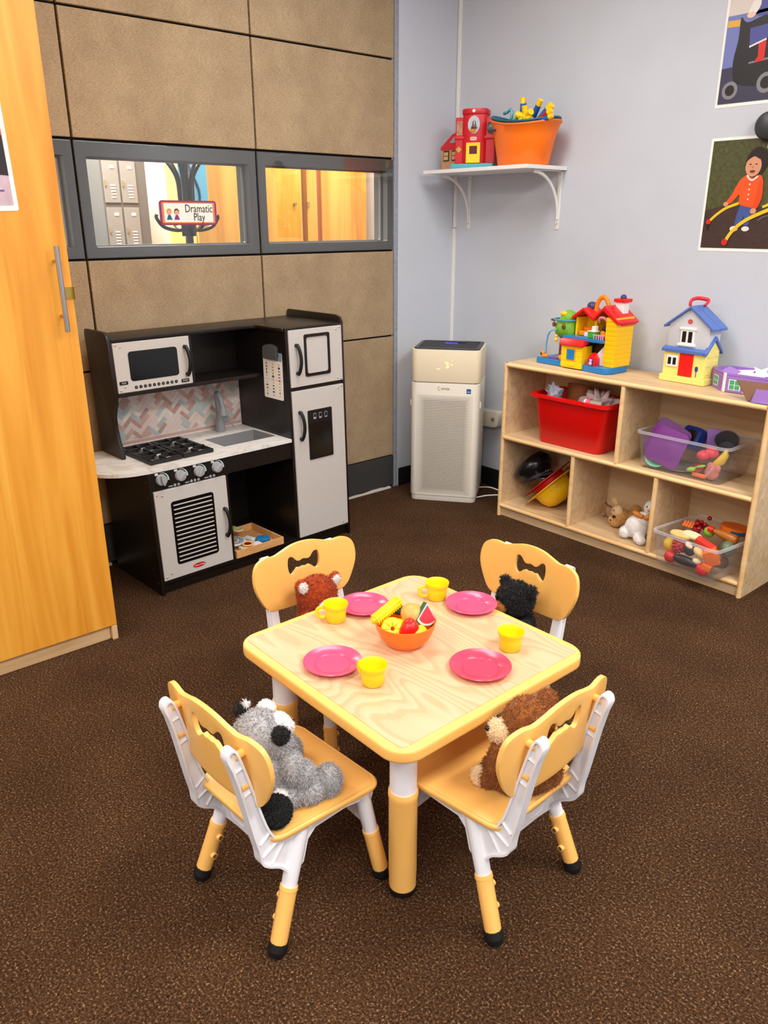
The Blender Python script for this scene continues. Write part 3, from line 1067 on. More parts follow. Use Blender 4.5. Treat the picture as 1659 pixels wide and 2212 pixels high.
for s in (-1, 1):
    def fx(z):
        return s * (0.121 - 0.03 * z)
    bm = bmx()
    prism(bm, prof, 0.023, 'x', -.0115, holes=[pin])
    prism(bm, inset(prof, 0.002), 0.010, 'x', -.005)
    for (y0, z0), (y1, z1) in (((-.195, .446), (-.177, .450)), ((-.184, .386), (-.164, .392)), ((-.153, .264), (-.129, .282)), ((-.150, .234), (-.116, .250)), ((-.130, .206), (-.100, .244))):
        for xo in (-.0065, .0065):
            tube(bm, [(xo, y0, z0), (xo, y1, z1)], 0.0026, 6)
    for v in bm.verts:
        v.co.x += fx(v.co.z)
    obj('side_frame', bm, 'chair_white', ch, 35)
    # backrest studs
    for z in (.475, .405):
        bm = bmx()
        yb = back_y(.11, z)
        cyl(bm, (fx(z), yb - 0.030, z), (fx(z), yb - .008, z), 0.0085, 0.0075, seg=12)
        obj('back_stud', bm, 'chair_tan', ch, 50)
    for fr in (0, 1):
        if fr:
            A = lambda z: Vector((s * (.138 - .10 * z), .146 - .17 * z, z))
        else:
            A = lambda z: Vector((s * (.138 - .10 * z), -.146 + .37 * z, z))
        bm = bmx()
        cyl(bm, A(0.252), A(0.09), 0.0185, 0.0148, seg=10)
        lg = obj('leg', bm, 'chair_white', ch, 50)
        bm = bmx()
        dz = (A(0.02) - A(0.12)).normalized()
        cyl(bm, A(0.134), A(0.127), 0.0180, 0.0188, seg=16)
        cyl(bm, A(0.129), A(0.022), 0.0178, 0.0174, seg=10)
        obj('leg_sleeve', bm, 'chair_tan', lg, 40)
        bm = bmx()
        u0 = A(0.026)
        cyl(bm, u0, A(0.012), 0.0195, 0.0205, seg=18)
        f0 = A(0.012)
        cyl(bm, f0, Vector((A(0).x, A(0).y, 0.0)), 0.0205, 0.0165, seg=18)
        obj('foot_cap', bm, 'black_rubber', lg, 40)
        for z in (.062, .105):
            bm = bmx()
            p = A(z)
            cyl(bm, p + Vector((-s * .0145, 0, 0)), p + Vector((-s * .0235, 0, 0)), 0.0075, 0.0068, seg=14)
            obj('leg_bolt', bm, 'chair_tan', lg, 40)
            bm = bmx()
            cyl(bm, p + Vector((-s * .0230, 0, 0)), p + Vector((-s * .0239, 0, 0)), 0.0048, seg=12)
            obj('bolt_socket', bm, mat('bolt_dark', (110, 84, 50), 0.5), lg, 40)
# cross panels between the legs
for y, z0, z1, hw in ((-.083, .150, .205, .108), (.112, .160, .215, .112)):
    bm = bmx()
    t = bmesh.new()
    o_ = [(-hw - .012, z0 - .004), (-hw * .6, z0 + .002), (hw * .6, z0 + .002), (hw + .012, z0 - .004), (hw - .002, z1), (-hw + .002, z1)]
    hl = [rrect(-hw * .85, -hw * .30, z0 + .012, z1 - .008, .018, 4), rrect(-hw * .22, hw * .22, z0 + .012, z1 - .008, .018, 4), rrect(hw * .30, hw * .85, z0 + .012, z1 - .008, .018, 4)]
    prism(bm, o_, 0.010, 'y', y - .005, holes=hl)
    for h in hl:
        prism(bm, h, 0.005, 'y', y - .0025)
    obj('cross_panel', bm, 'chair_white', ch, 35)
bm = bmx()
for x in (-.06, .06):
    box(bm, x - .004, x + .004, -.085, .112, .205, .240, 0.001)
obj('seat_rail', bm, 'chair_white', ch)

CHAIRS = [(-1.165, .733, .06, 'tan and white child chair holding the grey plush animal'),
          (-.906, 1.076, 1.611, 'tan and white child chair holding the brown plush dog'),
          (-1.519, 1.149, -1.598, 'tan and white child chair behind the rust red plush, toward the play kitchen'),
          (-1.241, 1.438, 3.138, 'tan and white child chair behind the black plush bear, toward the bookshelf')]
x, y, a, lb = CHAIRS[0]
ch.location = (x, y, 0)
ch.rotation_euler = (0, 0, a)
ch['label'] = lb
for x, y, a, lb in CHAIRS[1:]:
    dup(ch, (x, y, 0), a, lb)

# ------------------------------------------------------------------ plates, cups, bowl
pl = thing('toy_plate', 'pink toy plate in front of the grey plush animal', 'plate', (-1.241, .918, TZ), 0, 'pink toy plates on the table')
bm = bmx()
lathe(bm, [(0, 0.0), (.034, 0.0), (.038, .0012), (.060, .0095), (.0655, .0115), (.0665, .0128), (.0655, .0140), (.059, .0122), (.040, .0062), (.0385, .0040), (.0375, .0048), (.034, .0044), (0, .0040)], seg=56)
obj('plate_dish', bm, 'pink_plastic', pl, 40)
for (x, y, s, lb, mtl) in ((-1.013, 1.155, 1.04, 'coral pink toy plate in front of the brown plush dog', 'pink_plastic2'), (-1.411, 1.149, .98, 'pink toy plate in front of the rust red plush', None), (-1.234, 1.361, 1.0, 'pink toy plate in front of the black plush bear', None)):
    d = dup(pl, (x, y, TZ), 0.5, lb)
    d.scale = (s, s, 1)
    if mtl:
        c0 = d.children[0]
        c0.data = c0.data.copy()
        c0.data.materials[0] = M(mtl)
cu = thing('toy_cup', 'yellow toy cup beside the rust red plush, handle to the left', 'cup', (-1.405, 1.053, TZ), R_(-130), 'yellow toy cups on the table')
bm = bmx()
lathe(bm, [(0, 0), (.021, 0), (.0245, .003), (.0265, .028), (.0275, .036), (.0295, .039), (.0315, .047), (.0310, .0485), (.0300, .0475), (.0275, .040), (.0258, .034), (.0245, .010), (.020, .004), (0, .004)], seg=40)
obj('cup_body', bm, 'yellow_plastic', cu, 50)
bm = bmx()
tube(bm, spline([(.0262, 0, .034), (.036, 0, .037), (.046, 0, .030), (.0455, 0, .016), (.036, 0, .008), (.0245, 0, .011)], 5, False), 0.0036, 8, flat=1.25)
obj('cup_handle', bm, 'yellow_plastic', cu, 180)
for x, y, a, lb in ((-1.327, 1.328, -125, 'yellow toy cup at the far table corner'), (-1.126, .939, 183, 'yellow toy cup touching the pink plate near the grey plush'), (-1.029, 1.274, 139, 'yellow toy cup on the right with its handle hidden')):
    dup(cu, (x, y, TZ), R_(a), lb)
bw = thing('fruit_bowl', 'round orange bowl of toy fruit at the table centre', 'bowl', (-1.208, 1.107, TZ))
bm = bmx()
lathe(bm, [(0, 0), (.038, 0), (.041, .002), (.060, .024), (.069, .046), (.0722, .0625), (.0712, .0632), (.0700, .0620), (.067, .046), (.058, .026), (.039, .006), (0, .005)], seg=56)
obj('bowl_shell', bm, 'orange_plastic', bw, 50)
BX, BY, BZ = -1.208, 1.107, TZ
RV = Vector((.653, .757, 0))     # image right on the table
FV = Vector((-.757, .653, 0))    # away from the viewer
def at(r, f, z):
    return Vector((BX, BY, BZ + z)) + RV * r + FV * f
def fruit(name, label, cat, p, rot=(0, 0, 0)):
    o = thing(name, label, cat, p, 0, 'toy fruit in the orange bowl')
    o.rotation_euler = rot
    return o
ANG = math.atan2(RV.y, RV.x)
# corn cob
mat('corn_yellow', (255, 218, 16), 0.4)
fo = fruit('toy_corn', 'long yellow toy corn cob leaning over the bowl rim', 'toy fruit', at(-.043, .024, .073), (0, R_(-22), ANG + R_(38)))
bm = bmx()
tube(bm, [(x_, 0, 0) for x_ in (-.047, -.042, -.034, -.02, 0, .02, .034, .042, .046)], .013, 14, radii=[.004, .0095, .0125, .0138, .0142, .0135, .012, .009, .004])
for k in range(10):
    a = 2 * PI * k / 10
    for i in range(12):
        ball(bm, (-.036 + i * .0066, .0125 * math.cos(a), .0125 * math.sin(a)), (.0033, .0036, .0036), 1)
obj('corn_kernels', bm, 'corn_yellow', fo, 180)
# pineapple ring
fo = fruit('toy_pineapple_slice', 'round yellow toy pineapple slice propped in the bowl', 'toy fruit', at(-.030, -.022, .050), (R_(58), 0, ANG + R_(8)))
bm = bmx()
lathe(bm, [(.006, -.007), (.020, -.008), (.0255, -.006), (.027, 0), (.0255, .006), (.020, .008), (.006, .006), (.004, 0), (.006, -.007)], seg=32)
obj('slice_ring', bm, mat('lemon_yellow', (250, 214, 10), 0.35), fo, 60)
bm = bmx()
for k in range(8):
    a = 2 * PI * k / 8
    tube(bm, [(.009 * math.cos(a), .009 * math.sin(a), .0075), (.022 * math.cos(a), .022 * math.sin(a), .008)], .0016, 5)
obj('slice_rib', bm, 'lemon_yellow', fo, 180)
# strawberry
fo = fruit('toy_strawberry', 'red toy strawberry with dimples at the front of the bowl', 'toy fruit', at(.008, -.026, .054), (R_(-25), R_(62), ANG))
bm = bmx()
lathe(bm, [(0, -.026), (.006, -.0245), (.013, -.016), (.0195, -.003), (.0215, .008), (.018, .017), (.009, .021), (0, .020)], seg=28)
for v in bm.verts:
    v.co.x *= 1 + .06 * math.cos(3 * math.atan2(v.co.y, v.co.x))
obj('berry', bm, mat('berry_red', (232, 26, 26), 0.3), fo, 180)
bm = bmx()
rr_ = random.Random(2)
for k in range(26):
    a, z = rr_.uniform(0, 6.28), rr_.uniform(-.016, .012)
    r = .0205 - .00005 - max(0, (-z) * .62) - (.003 if z > .008 else 0)
    ball(bm, (r * math.cos(a), r * math.sin(a), z), .0011, 1)
obj('seed', bm, mat('berry_dark', (170, 12, 20), 0.4), fo, 180)['kind'] = 'stuff'
bm = bmx()
for k in range(5):
    a = 2 * PI * k / 5
    ball(bm, (.007 * math.cos(a), .007 * math.sin(a), .0205), (.008, .0035, .0018), 1, (0, .3, a))
obj('leaf_crown', bm, mat('leaf_green', (50, 130, 50), 0.5), fo, 180)
# orange with segment creases
fo = fruit('toy_orange', 'tan orange toy fruit with segment creases at the back of the bowl', 'toy fruit', at(.018, .012, .070), (R_(25), R_(20), ANG))
bm = bmx()
ball(bm, (0, 0, 0), (.030, .027, .023), 4)
for v in bm.verts:
    a = math.atan2(v.co.y, v.co.x)
    v.co *= 1 - .05 * (abs(math.cos(2.5 * a)) < .22) * (v.co.xy.length / .03)
obj('orange_peel', bm, mat('peel_orange', (246, 160, 78), 0.4), fo, 180)
# watermelon wedge
fo = fruit('toy_watermelon_slice', 'toy watermelon wedge with pink flesh and pale rind', 'toy fruit', at(.048, .006, .068), (R_(-12), R_(10), ANG + R_(28)))
wp = [(-.004, .034)] + [(.036 * math.sin(a), .012 - .036 * math.cos(a)) for a in [R_(x_) for x_ in range(-58, 59, 12)]][::-1]
def wedge(f, y0, y1):
    bm = bmx()
    prism(bm, [(a * f, .010 + (b_ - .010) * f) for a, b_ in wp], y1 - y0, 'y', y0, .0012)
    return bm
obj('melon_rind', wedge(1.0, -.0075, .0075), mat('rind_green', (40, 96, 60), 0.4), fo, 50)
obj('melon_pith', wedge(.93, -.0085, .0085), mat('rind_white', (252, 226, 220), 0.4), fo, 50)
obj('melon_flesh', wedge(.78, -.0092, .0092), mat('melon_pink', (238, 60, 80), 0.35), fo, 50)
# lemons below
for k, (p, lb) in enumerate(((at(-.008, .0, .047), 'small yellow toy lemon wedged in the middle of the bowl'), (at(.034, -.024, .043), 'small yellow toy lemon at the front right of the bowl'))):
    fo = fruit('toy_lemon', lb, 'toy fruit', p, (0, R_(20), ANG + k))
    bm = bmx()
    lathe(bm, [(0, -.022), (.004, -.0205), (.006, -.018), (.013, -.011), (.0165, 0), (.013, .011), (.006, .018), (.004, .0205), (0, .022)], seg=24)
    bmesh.ops.rotate(bm, verts=bm.verts, cent=(0, 0, 0), matrix=Matrix.Rotation(PI / 2, 3, 'Y'))
    obj('lemon_peel', bm, 'lemon_yellow', fo, 180)
fo = fruit('toy_cucumber', 'dark green toy cucumber at the back of the bowl', 'toy fruit', at(.002, .046, .060), (0, R_(8), ANG + R_(5)))
bm = bmx()
tube(bm, [(x_, 0, 0) for x_ in (-.034, -.03, -.02, 0, .02, .03, .034)], .01, 14, radii=[.003, .008, .0105, .0115, .0105, .008, .003])
obj('cucumber_skin', bm, mat('cuke_green', (40, 84, 60), 0.4), fo, 180)
# ------------------------------------------------------------------ toy play kitchen
KZ = math.atan2(0.999, -0.0461)
kt = thing('play_kitchen', 'dark brown toy kitchen with white doors against the partition', 'play kitchen', (-2.641, 1.148, 0), KZ)
SH = 0.022
def kobj(name, bm, m, parent=None, smooth=None):
    for v in bm.verts:
        v.co.x -= SH * v.co.z
    return obj(name, bm, m, parent or kt, smooth)
def kbox(name, x0, x1, y0, y1, z0, z1, m='espresso', parent=None, bev=0.0015):
    bm = bmx()
    box(bm, x0, x1, y0, y1, z0, z1, bev)
    return kobj(name, bm, m, parent)
def kflat(name, pts, m, parent, y0, y1, smooth=None, bev=0.0):
    bm = bmx()
    prism(bm, pts, y1 - y0, 'y', y0, bev)
    return kobj(name, bm, m, parent, smooth)
D = 0.375
kbox('side_panel', 0.0, 0.014, 0.0, D, 0.0, 0.494)
kbox('divider_panel', 0.326, 0.340, 0.003, D, 0.04, 0.494)
kbox('divider_panel', 0.657, 0.670, 0.0, D, 0.0, 0.962)
bm = bmx()
prism(bm, [(0.0, 0.0), (D, 0.0), (D, 0.984), (D - .012, 0.992), (0.035, 0.992), (0.012, 0.985), (0.0, 0.965)], 0.013, 'x', 0.949, 0.002)
kobj('side_panel', bm, 'espresso', None, 40)
kbox('toe_kick', 0.014, 0.949, 0.018, 0.030, 0.0, 0.042)
kbox('bottom_shelf', 0.014, 0.949, 0.004, D, 0.042, 0.056)
kbox('back_panel', 0.014, 0.657, D - .006, D, 0.056, 0.494)
kbox('back_panel', 0.014, 0.949, D - .006, D, 0.508, 0.95)
kbox('apron_rail', 0.340, 0.657, 0.004, 0.016, 0.424, 0.494)
kbox('fridge_shelf', 0.670, 0.949, 0.004, D, 0.706, 0.720)
# upper left side with sculpted edge
sp = [(D, 0.509), (0.197, 0.509), (0.192, 0.515), (0.199, 0.545), (0.213, 0.58), (0.222, 0.625), (0.219, 0.672), (0.205, 0.702), (0.190, 0.724), (0.187, 0.748), (0.187, 0.955), (0.194, 0.975), (0.215, 0.986), (D - .01, 0.986), (D, 0.975)]
bm = bmx()
prism(bm, sp, 0.014, 'x', 0.004, 0.002)
kobj('side_panel', bm, 'espresso', None, 40)
kbox('upper_divider', 0.335, 0.347, 0.190, D, 0.763, 0.95)
kbox('upper_shelf', 0.018, 0.657, 0.186, D, 0.747, 0.762)
bm = bmx()
prism(bm, [(0.018, D), (0.949, D), (0.949, 0.0), (0.672, 0.0), (0.650, 0.012), (0.640, 0.045)] + [(0.640 - .02 * (1 - math.cos(a)) - 0.02 * 0, 0.15 + 0.036 * math.sin(a)) for a in (0.0, .5, 1.0, 1.57)] + [(0.56, 0.187), (0.018, 0.187)], 0.014, 'z', 0.949, 0.002)
kobj('top_panel', bm, 'espresso', None, 40)
# worktop with sink cut-out
co = [(0.656, -0.004), (0.656, D), (-0.115, D)] + spline([(-0.160, 0.33), (-0.185, 0.24), (-0.170, 0.14), (-0.125, 0.06), (-0.06, 0.016), (0.02, 0.0), (0.10, -0.004)], 5, False)
sk = [(0.390, 0.092), (0.640, 0.088), (0.634, 0.242), (0.390, 0.241)]
bm = bmx()
prism(bm, [(a, b_) for a, b_ in co], 0.013, 'z', 0.4955, 0.0, holes=[sk])
kobj('worktop', bm, 'marble', None, 30)
bm = bmx()
for i in range(4):
    p, q = sk[i], sk[(i + 1) % 4]
    c0 = (0.514, 0.166)
    f = lambda a: (c0[0] + (a[0] - c0[0]) * .93, c0[1] + (a[1] - c0[1]) * .90)
    v = [bm.verts.new((*p, 0.5092)), bm.verts.new((*q, 0.5092)), bm.verts.new((*f(q), 0.468)), bm.verts.new((*f(p), 0.468))]
    bm.faces.new(v)
bm.faces.new([bm.verts.new((c0[0] + (a[0] - c0[0]) * .93, c0[1] + (a[1] - c0[1]) * .90, 0.468)) for a in sk])
bmesh.ops.remove_doubles(bm, verts=bm.verts, dist=1e-5)
kobj('sink_basin', bm, mat('sink_grey', (136, 136, 138), 0.45, metal=0.3), None)
# faucet
fc_ = kobj('faucet', lathe(bmx(), [(0, 0.509), (.021, 0.509), (.021, 0.52), (.019, 0.545), (.0165, 0.575), (.014, 0.595), (.0, 0.597)], (0.517, 0.318, 0), 20), 'grey_plastic', None, 50)
bm = bmx()
tube(bm, spline([(0.517, 0.318, 0.58), (0.516, 0.322, 0.625), (0.511, 0.318, 0.662), (0.505, 0.300, 0.679), (0.498, 0.272, 0.672), (0.496, 0.256, 0.64), (0.496, 0.252, 0.60)], 5, False), 0.011, 12, radii=None)
kobj('spout', bm, 'grey_plastic', fc_, 60)
bm = bmx()
cyl(bm, (0.496, 0.253, 0.632), (0.496, 0.251, 0.595), 0.0125, 0.016, seg=16)
kobj('spray_head', bm, 'grey_plastic', fc_, 50)
bm = bmx()
cyl(bm, (0.530, 0.318, 0.555), (0.556, 0.318, 0.558), 0.0135, seg=16)
tube(bm, [(0.553, 0.312, 0.560), (0.562, 0.300, 0.54), (0.570, 0.288, 0.522)], 0.0038, 8)
kobj('faucet_lever', bm, 'grey_plastic', fc_, 50)
# hob grates: two cast frames with finger bars over burner caps
for gx0, gx1 in ((0.046, 0.178), (0.184, 0.316)):
    bm = bmx()
    y0, y1, z0, z1 = 0.052, 0.318, 0.509, 0.524
    t_ = 0.014
    box(bm, gx0, gx1, y0, y0 + t_, z0, z1, .002)
    box(bm, gx0, gx1, y1 - t_, y1, z0, z1, .002)
    box(bm, gx0, gx0 + t_, y0 + t_, y1 - t_, z0, z1, .002)
    box(bm, gx1 - t_, gx1, y0 + t_, y1 - t_, z0, z1, .002)
    ym = (y0 + y1) / 2
    box(bm, gx0 + t_, gx1 - t_, ym - .008, ym + .008, z0 + .002, z1, .002)
    xm = (gx0 + gx1) / 2
    for cy in ((y0 + ym) / 2 + .003, (y1 + ym) / 2 - .003):
        for ax in (0, 1):
            for s in (-1, 1):
                if ax == 0:
                    xa, xb = sorted((xm + s * .016, xm + s * (gx1 - gx0) / 2 * .98))
                    box(bm, xa, xb, cy - .0055, cy + .0055, z0 + .003, z1 + .004, .0015)
                else:
                    ya, yb = sorted((cy + s * .018, cy + s * .058))
                    box(bm, xm - .0055, xm + .0055, ya, yb, z0 + .003, z1 + .004, .0015)
    g = kobj('hob_grate', bm, 'black_plastic', None, 40)
    for cy in ((y0 + ym) / 2 + .003, (y1 + ym) / 2 - .003):
        bm = bmx()
        lathe(bm, [(.026, .509), (.024, .5125), (.014, .5135), (.013, .516), (.0, .5165)], (xm, cy, 0), 20)
        kobj('burner_cap', bm, mat('burner_grey', (104, 102, 104), 0.35, metal=0.4), g, 40)
# control panel
cp = kbox('control_panel', 0.014, 0.332, 0.001, 0.012, 0.426, 0.494)
mat('control_black', (16, 12, 10), 0.35)
mat('dial_grey', (168, 168, 172), 0.4)
mat('mint_print', (190, 218, 210), 0.5)
mat('print_white', (226, 224, 220), 0.5)
for i, kx in enumerate((0.054, 0.133, 0.213, 0.292)):
    bm = bmx()
    cyl(bm, (kx, 0.001, 0.464), (kx, -0.010, 0.464), 0.0225, 0.020, seg=28)
    kn = kobj('dial_knob', bm, 'dial_grey', None, 40)
    an = R_([100, 40, 55, 40][i])
    c_, s_ = math.cos(an), math.sin(an)
    pts = [(-.020, -.003), (-.008, -.0065), (.008, -.0065), (.020, -.003), (.020, .003), (.008, .0065), (-.008, .0065), (-.020, .003)]
    kflat('knob_grip', [(kx + a * c_ - b_ * s_, 0.464 + a * s_ + b_ * c_) for a, b_ in pts], 'dial_grey', kn, -0.020, -0.010, None, 0.002)
    ar = [(kx + .026 * math.cos(R_(a)), 0.464 + .026 * math.sin(R_(a))) for a in range(100, -13, -8)]
    ar2 = [(kx + (.0265 + .006 * (100 - a) / 112) * math.cos(R_(a)), 0.464 + (.0265 + .006 * (100 - a) / 112) * math.sin(R_(a))) for a in range(100, -13, -8)]
    kflat('heat_scale', ar + ar2[::-1], 'mint_print', cp, -0.0006, 0.001)
    kflat('burner_icon', rrect(kx - .024, kx - .011, .4835, .4925, .001, 2), 'print_white', cp, -0.0004, 0.001)
for lx, nb in ((0.088, 2), (0.158, 3), (0.242, 2)):
    kflat('printed_word', rrect(lx - .009, lx + .009, .4295, .4335, .001, 2), 'dial_grey', cp, -0.0004, 0.001)
    for q in range(nb):
        kflat('printed_button', [(lx + .018 + q * .0155 + .0055 * math.cos(t * PI / 6), .4325 + .0055 * math.sin(t * PI / 6)) for t in range(12)], 'dial_grey', cp, -0.0006, 0.001)
# doors -------------------------------------------------------------
mat('bolt_silver', (214, 212, 210), 0.25, metal=0.9)
def bolts(parent, pts, y):
    for x, z in pts:
        bm = bmx()
        ball(bm, (x, y, z), (.0042, .0028, .0042), 2)
        kobj('bolt_head', bm, 'bolt_silver', parent, 180)
def arch_handle(parent, x, z0, z1, y, bow=0.016):
    bm = bmx()
    n = 14
    pts = []
    for i in range(n + 1):
        t = i / n
        pts.append((x + .006 * math.sin(PI * t), y - .007 - bow * math.sin(PI * t) ** .6, z0 + (z1 - z0) * t))
    tube(bm, pts, 0.0068, 8, flat=1.1)
    for z in (z0 + .004, z1 - .004):
        cyl(bm, (x, y, z), (x, y - .012, z), 0.008, seg=10)
    return kobj('door_handle', bm, 'black_plastic', parent, 60)
def kdoor(name, x0, x1, z0, z1, y, th=0.012):
    bm = bmx()
    box(bm, x0, x1, y - .004, y - .004 + th, z0, z1, .0015)
    return kobj(name, bm, 'door_white')
ov = kdoor('oven_door', 0.0145, 0.325, 0.060, 0.4225, 0.0)
yo = -0.004
kflat('oven_window', rrect(0.077, 0.262, 0.112, 0.371, .012, 4), 'black_gloss', ov, yo - .0008, yo + .001)
for i in range(14):
    z = 0.1265 + i * 0.0176
    kflat('oven_bar', rrect(0.086, 0.253, z - .0022, z + .0022, .0021, 3), 'door_white', ov, yo - .0026, yo - .0006)
arch_handle(ov, 0.305, 0.172, 0.292, yo)
bolts(ov, [(0.026, 0.410), (0.046, 0.402), (0.026, 0.074), (0.046, 0.084)], yo)
lo_ = kflat('brand_oval', [(0.168 + .028 * math.cos(t * PI / 12), 0.086 + .0095 * math.sin(t * PI / 12)) for t in range(24)], mat('logo_red', (200, 24, 30), 0.4), ov, yo - .0012, yo + .001)
o = mobj('brand_lettering', text_mesh('Melissa & Doug', 0.0072, shear=.3), 'print_white', ov)
o.rotation_euler = (PI / 2, 0, 0)
o.location = (0.168 - SH * 0.086, yo - .0016, 0.086)
# microwave
YM = 0.190
mw = kdoor('microwave_door', 0.021, 0.333, 0.763, 0.947, YM)
ym_ = YM - .004
kflat('microwave_window', rrect(0.076, 0.2775, 0.802, 0.912, .012, 4), 'black_gloss', mw, ym_ - .0008, ym_ + .001)
arch_handle(mw, 0.311, 0.797, 0.911, ym_)
bolts(mw, [(0.032, 0.939), (0.050, 0.931), (0.032, 0.772), (0.050, 0.784)], ym_)
for i in range(10):
    x = 0.093 + i * 0.0186
    b_ = kflat('keypad_button', [(x + .0062 * math.cos(t * PI / 7), .7785 + .0062 * math.sin(t * PI / 7)) for t in range(14)], 'black_plastic', mw, ym_ - .0014, ym_ + .001)
    o = mobj('keypad_digit', text_mesh(str((i) % 10), 0.008, .0002), 'dial_grey', mw)
    o.rotation_euler = (PI / 2, 0, 0)
    o.location = (x - SH * .7785, ym_ - .0017, .7785)
for x0, x1, z0, z1, tx in ((0.029, 0.063, 0.793, 0.806, '10:30'), (0.283, 0.317, 0.771, 0.784, 'START')):
    kflat('keypad_label', rrect(x0, x1, z0, z1, .003, 3), 'black_plastic', mw, ym_ - .0012, ym_ + .001)
    o = mobj('keypad_text', text_mesh(tx, 0.0085, .0002), 'print_white', mw)
    o.rotation_euler = (PI / 2, 0, 0)
    o.location = ((x0 + x1) / 2 - SH * z0, ym_ - .0016, (z0 + z1) / 2)
bm = bmx()
cyl(bm, (0.44, D - .007, .90), (0.44, D - .009, .90), .004, seg=10)
kobj('screw_cover', bm, 'print_white', None)
# freezer + fridge
fz = kdoor('freezer_door', 0.6715, 0.948, 0.7215, 0.9525, 0.0)
bm = bmx()
prism(bm, rrect(0.746, 0.880, 0.759, 0.931, .008, 4), -0.004, 'y', yo + .0005, holes=[rrect(0.757, 0.869, 0.771, 0.919, .010, 4)])
kobj('ice_panel_frame', bm, 'black_plastic', fz, 40)
arch_handle(fz, 0.706, 0.774, 0.895, yo)
bolts(fz, [(0.918, 0.938), (0.937, 0.944), (0.918, 0.735), (0.937, 0.729)], yo)
fr = kdoor('fridge_door', 0.6715, 0.948, 0.057, 0.7045, 0.0)
dp = kflat('water_dispenser', rrect(0.746, 0.876, 0.400, 0.615, .005, 3), 'black_plastic', fr, yo - .003, yo + .001)
kflat('dispenser_recess', rrect(0.754, 0.868, 0.412, 0.560, .004, 3), 'black_gloss', fr, yo - .0036, yo - .002)
for i in range(3):
    x = 0.782 + i * 0.030
    ic = kflat('dispenser_icon', rrect(x - .0075, x + .0075, .575, .600, .002, 2), 'dial_grey', fr, yo - .0036, yo - .002)
    kflat('icon_mark', rrect(x - .006, x + .006, .584 - .002 * i, .598, .0015, 2), 'black_plastic', fr, yo - .0042, yo - .003)
arch_handle(fr, 0.705, 0.497, 0.618, yo)
bolts(fr, [(0.918, 0.690), (0.937, 0.696), (0.918, 0.070), (0.937, 0.064)], yo)
# side screws on the left panel
for y_, z_ in ((.02, .46), (.02, .40), (.05, .10), (.02, .05)):
    bm = bmx()
    cyl(bm, (0.0, y_, z_), (-.001, y_, z_), .003, seg=8)
    kobj('screw_cover', bm, 'burner_grey', None)
# herringbone splashback ------------------------------------------------
bpn = kbox('splashback', 0.018, 0.657, D - .010, D - .0065, 0.5095, 0.747, mat('grout', (236, 222, 214), 0.6), None, 0)
TM = [mat('tile_rose', (200, 164, 154), 0.4, vary=.06, scale=50), mat('tile_blush', (222, 202, 192), 0.4, vary=.04, scale=50), mat('tile_sage', (176, 188, 184), 0.4, vary=.06, scale=50), mat('tile_marble', (224, 214, 208), 0.4, vary=.08, scale=40), mat('tile_dusty', (184, 146, 136), 0.4, vary=.06, scale=50)]
def clip(poly, x0, x1, y0, y1):
    for ax, lim, sg_ in ((0, x0, 1), (0, x1, -1), (1, y0, 1), (1, y1, -1)):
        out = []
        for i in range(len(poly)):
            p, q = poly[i], poly[(i + 1) % len(poly)]
            ip, iq = (p[ax] - lim) * sg_ >= 0, (q[ax] - lim) * sg_ >= 0
            if ip:
                out.append(p)
            if ip != iq:
                t = (lim - p[ax]) / (q[ax] - p[ax])
                out.append((p[0] + (q[0] - p[0]) * t, p[1] + (q[1] - p[1]) * t))
        poly = out
        if not poly:
            return []
    return poly
TW = 0.0172
rnd = random.Random(8)
ca, sa = math.cos(R_(45)), math.sin(R_(45))
for s_ in range(-12, 13):
    for t_ in range(-40, 60):
        ox, oy = t_ + 6 * s_, t_
        for k, (x0, x1, y0, y1) in enumerate(((ox, ox + 3, oy, oy + 1), (ox, ox + 1, oy + 1, oy + 4))):
            g = 0.04
            q = [(x0 + g, y0 + g), (x1 - g, y0 + g), (x1 - g, y1 - g), (x0 + g, y1 - g)]
            q = [((a * ca - b_ * sa) * TW + 0.33, (a * sa + b_ * ca) * TW + 0.63) for a, b_ in q]
            q = clip(q, 0.020, 0.655, 0.532, 0.745)
            if len(q) < 3:
                continue
            ar_ = abs(sum(q[i][0] * q[(i + 1) % len(q)][1] - q[(i + 1) % len(q)][0] * q[i][1] for i in range(len(q)))) / 2
            if ar_ < 2e-5:
                continue
            kflat('tile', q, rnd.choice([TM[0], TM[1], TM[1], TM[2], TM[3], TM[4]]), bpn, D - .0112, D - .0095)
for i in range(14):
    x = 0.020 + i * 0.0455
    kflat('border_tile', [(x, .5165), (min(x + .0445, .655), .5165), (min(x + .0445, .655), .5295), (x, .5295)], TM[0], bpn, D - .0112, D - .0095)

# menu card with clip on the fridge side --------------------------------
kM = Matrix.Translation(Vector(kt.location)) @ Matrix.Rotation(KZ, 4, 'Z')
def kworld(x, y, z):
    return kM @ Vector((x - SH * z, y, z))
mn = thing('menu_card', 'white picture order card clipped on the toy fridge side', 'card', kworld(0.6565, 0.096, 0.76), KZ)
def mflat(name, pts, m, x0, x1, parent=None):
    bm = bmx()
    prism(bm, pts, x1 - x0, 'x', x0)
    return obj(name, bm, m, parent or mn)
mflat('card_sheet', rrect(-0.066, 0.065, -0.094, 0.100, .005, 3), 'paper_white', -0.003, -0.0005)
mflat('card_header', rrect(-0.066, 0.065, 0.066, 0.100, .005, 3), mat('header_blue', (130, 150, 162), 0.6), -0.0034, -0.002)
rnd = random.Random(5)
pal = [(200, 60, 40), (230, 170, 60), (70, 80, 60), (180, 110, 60), (230, 120, 110), (60, 50, 40), (240, 200, 90)]
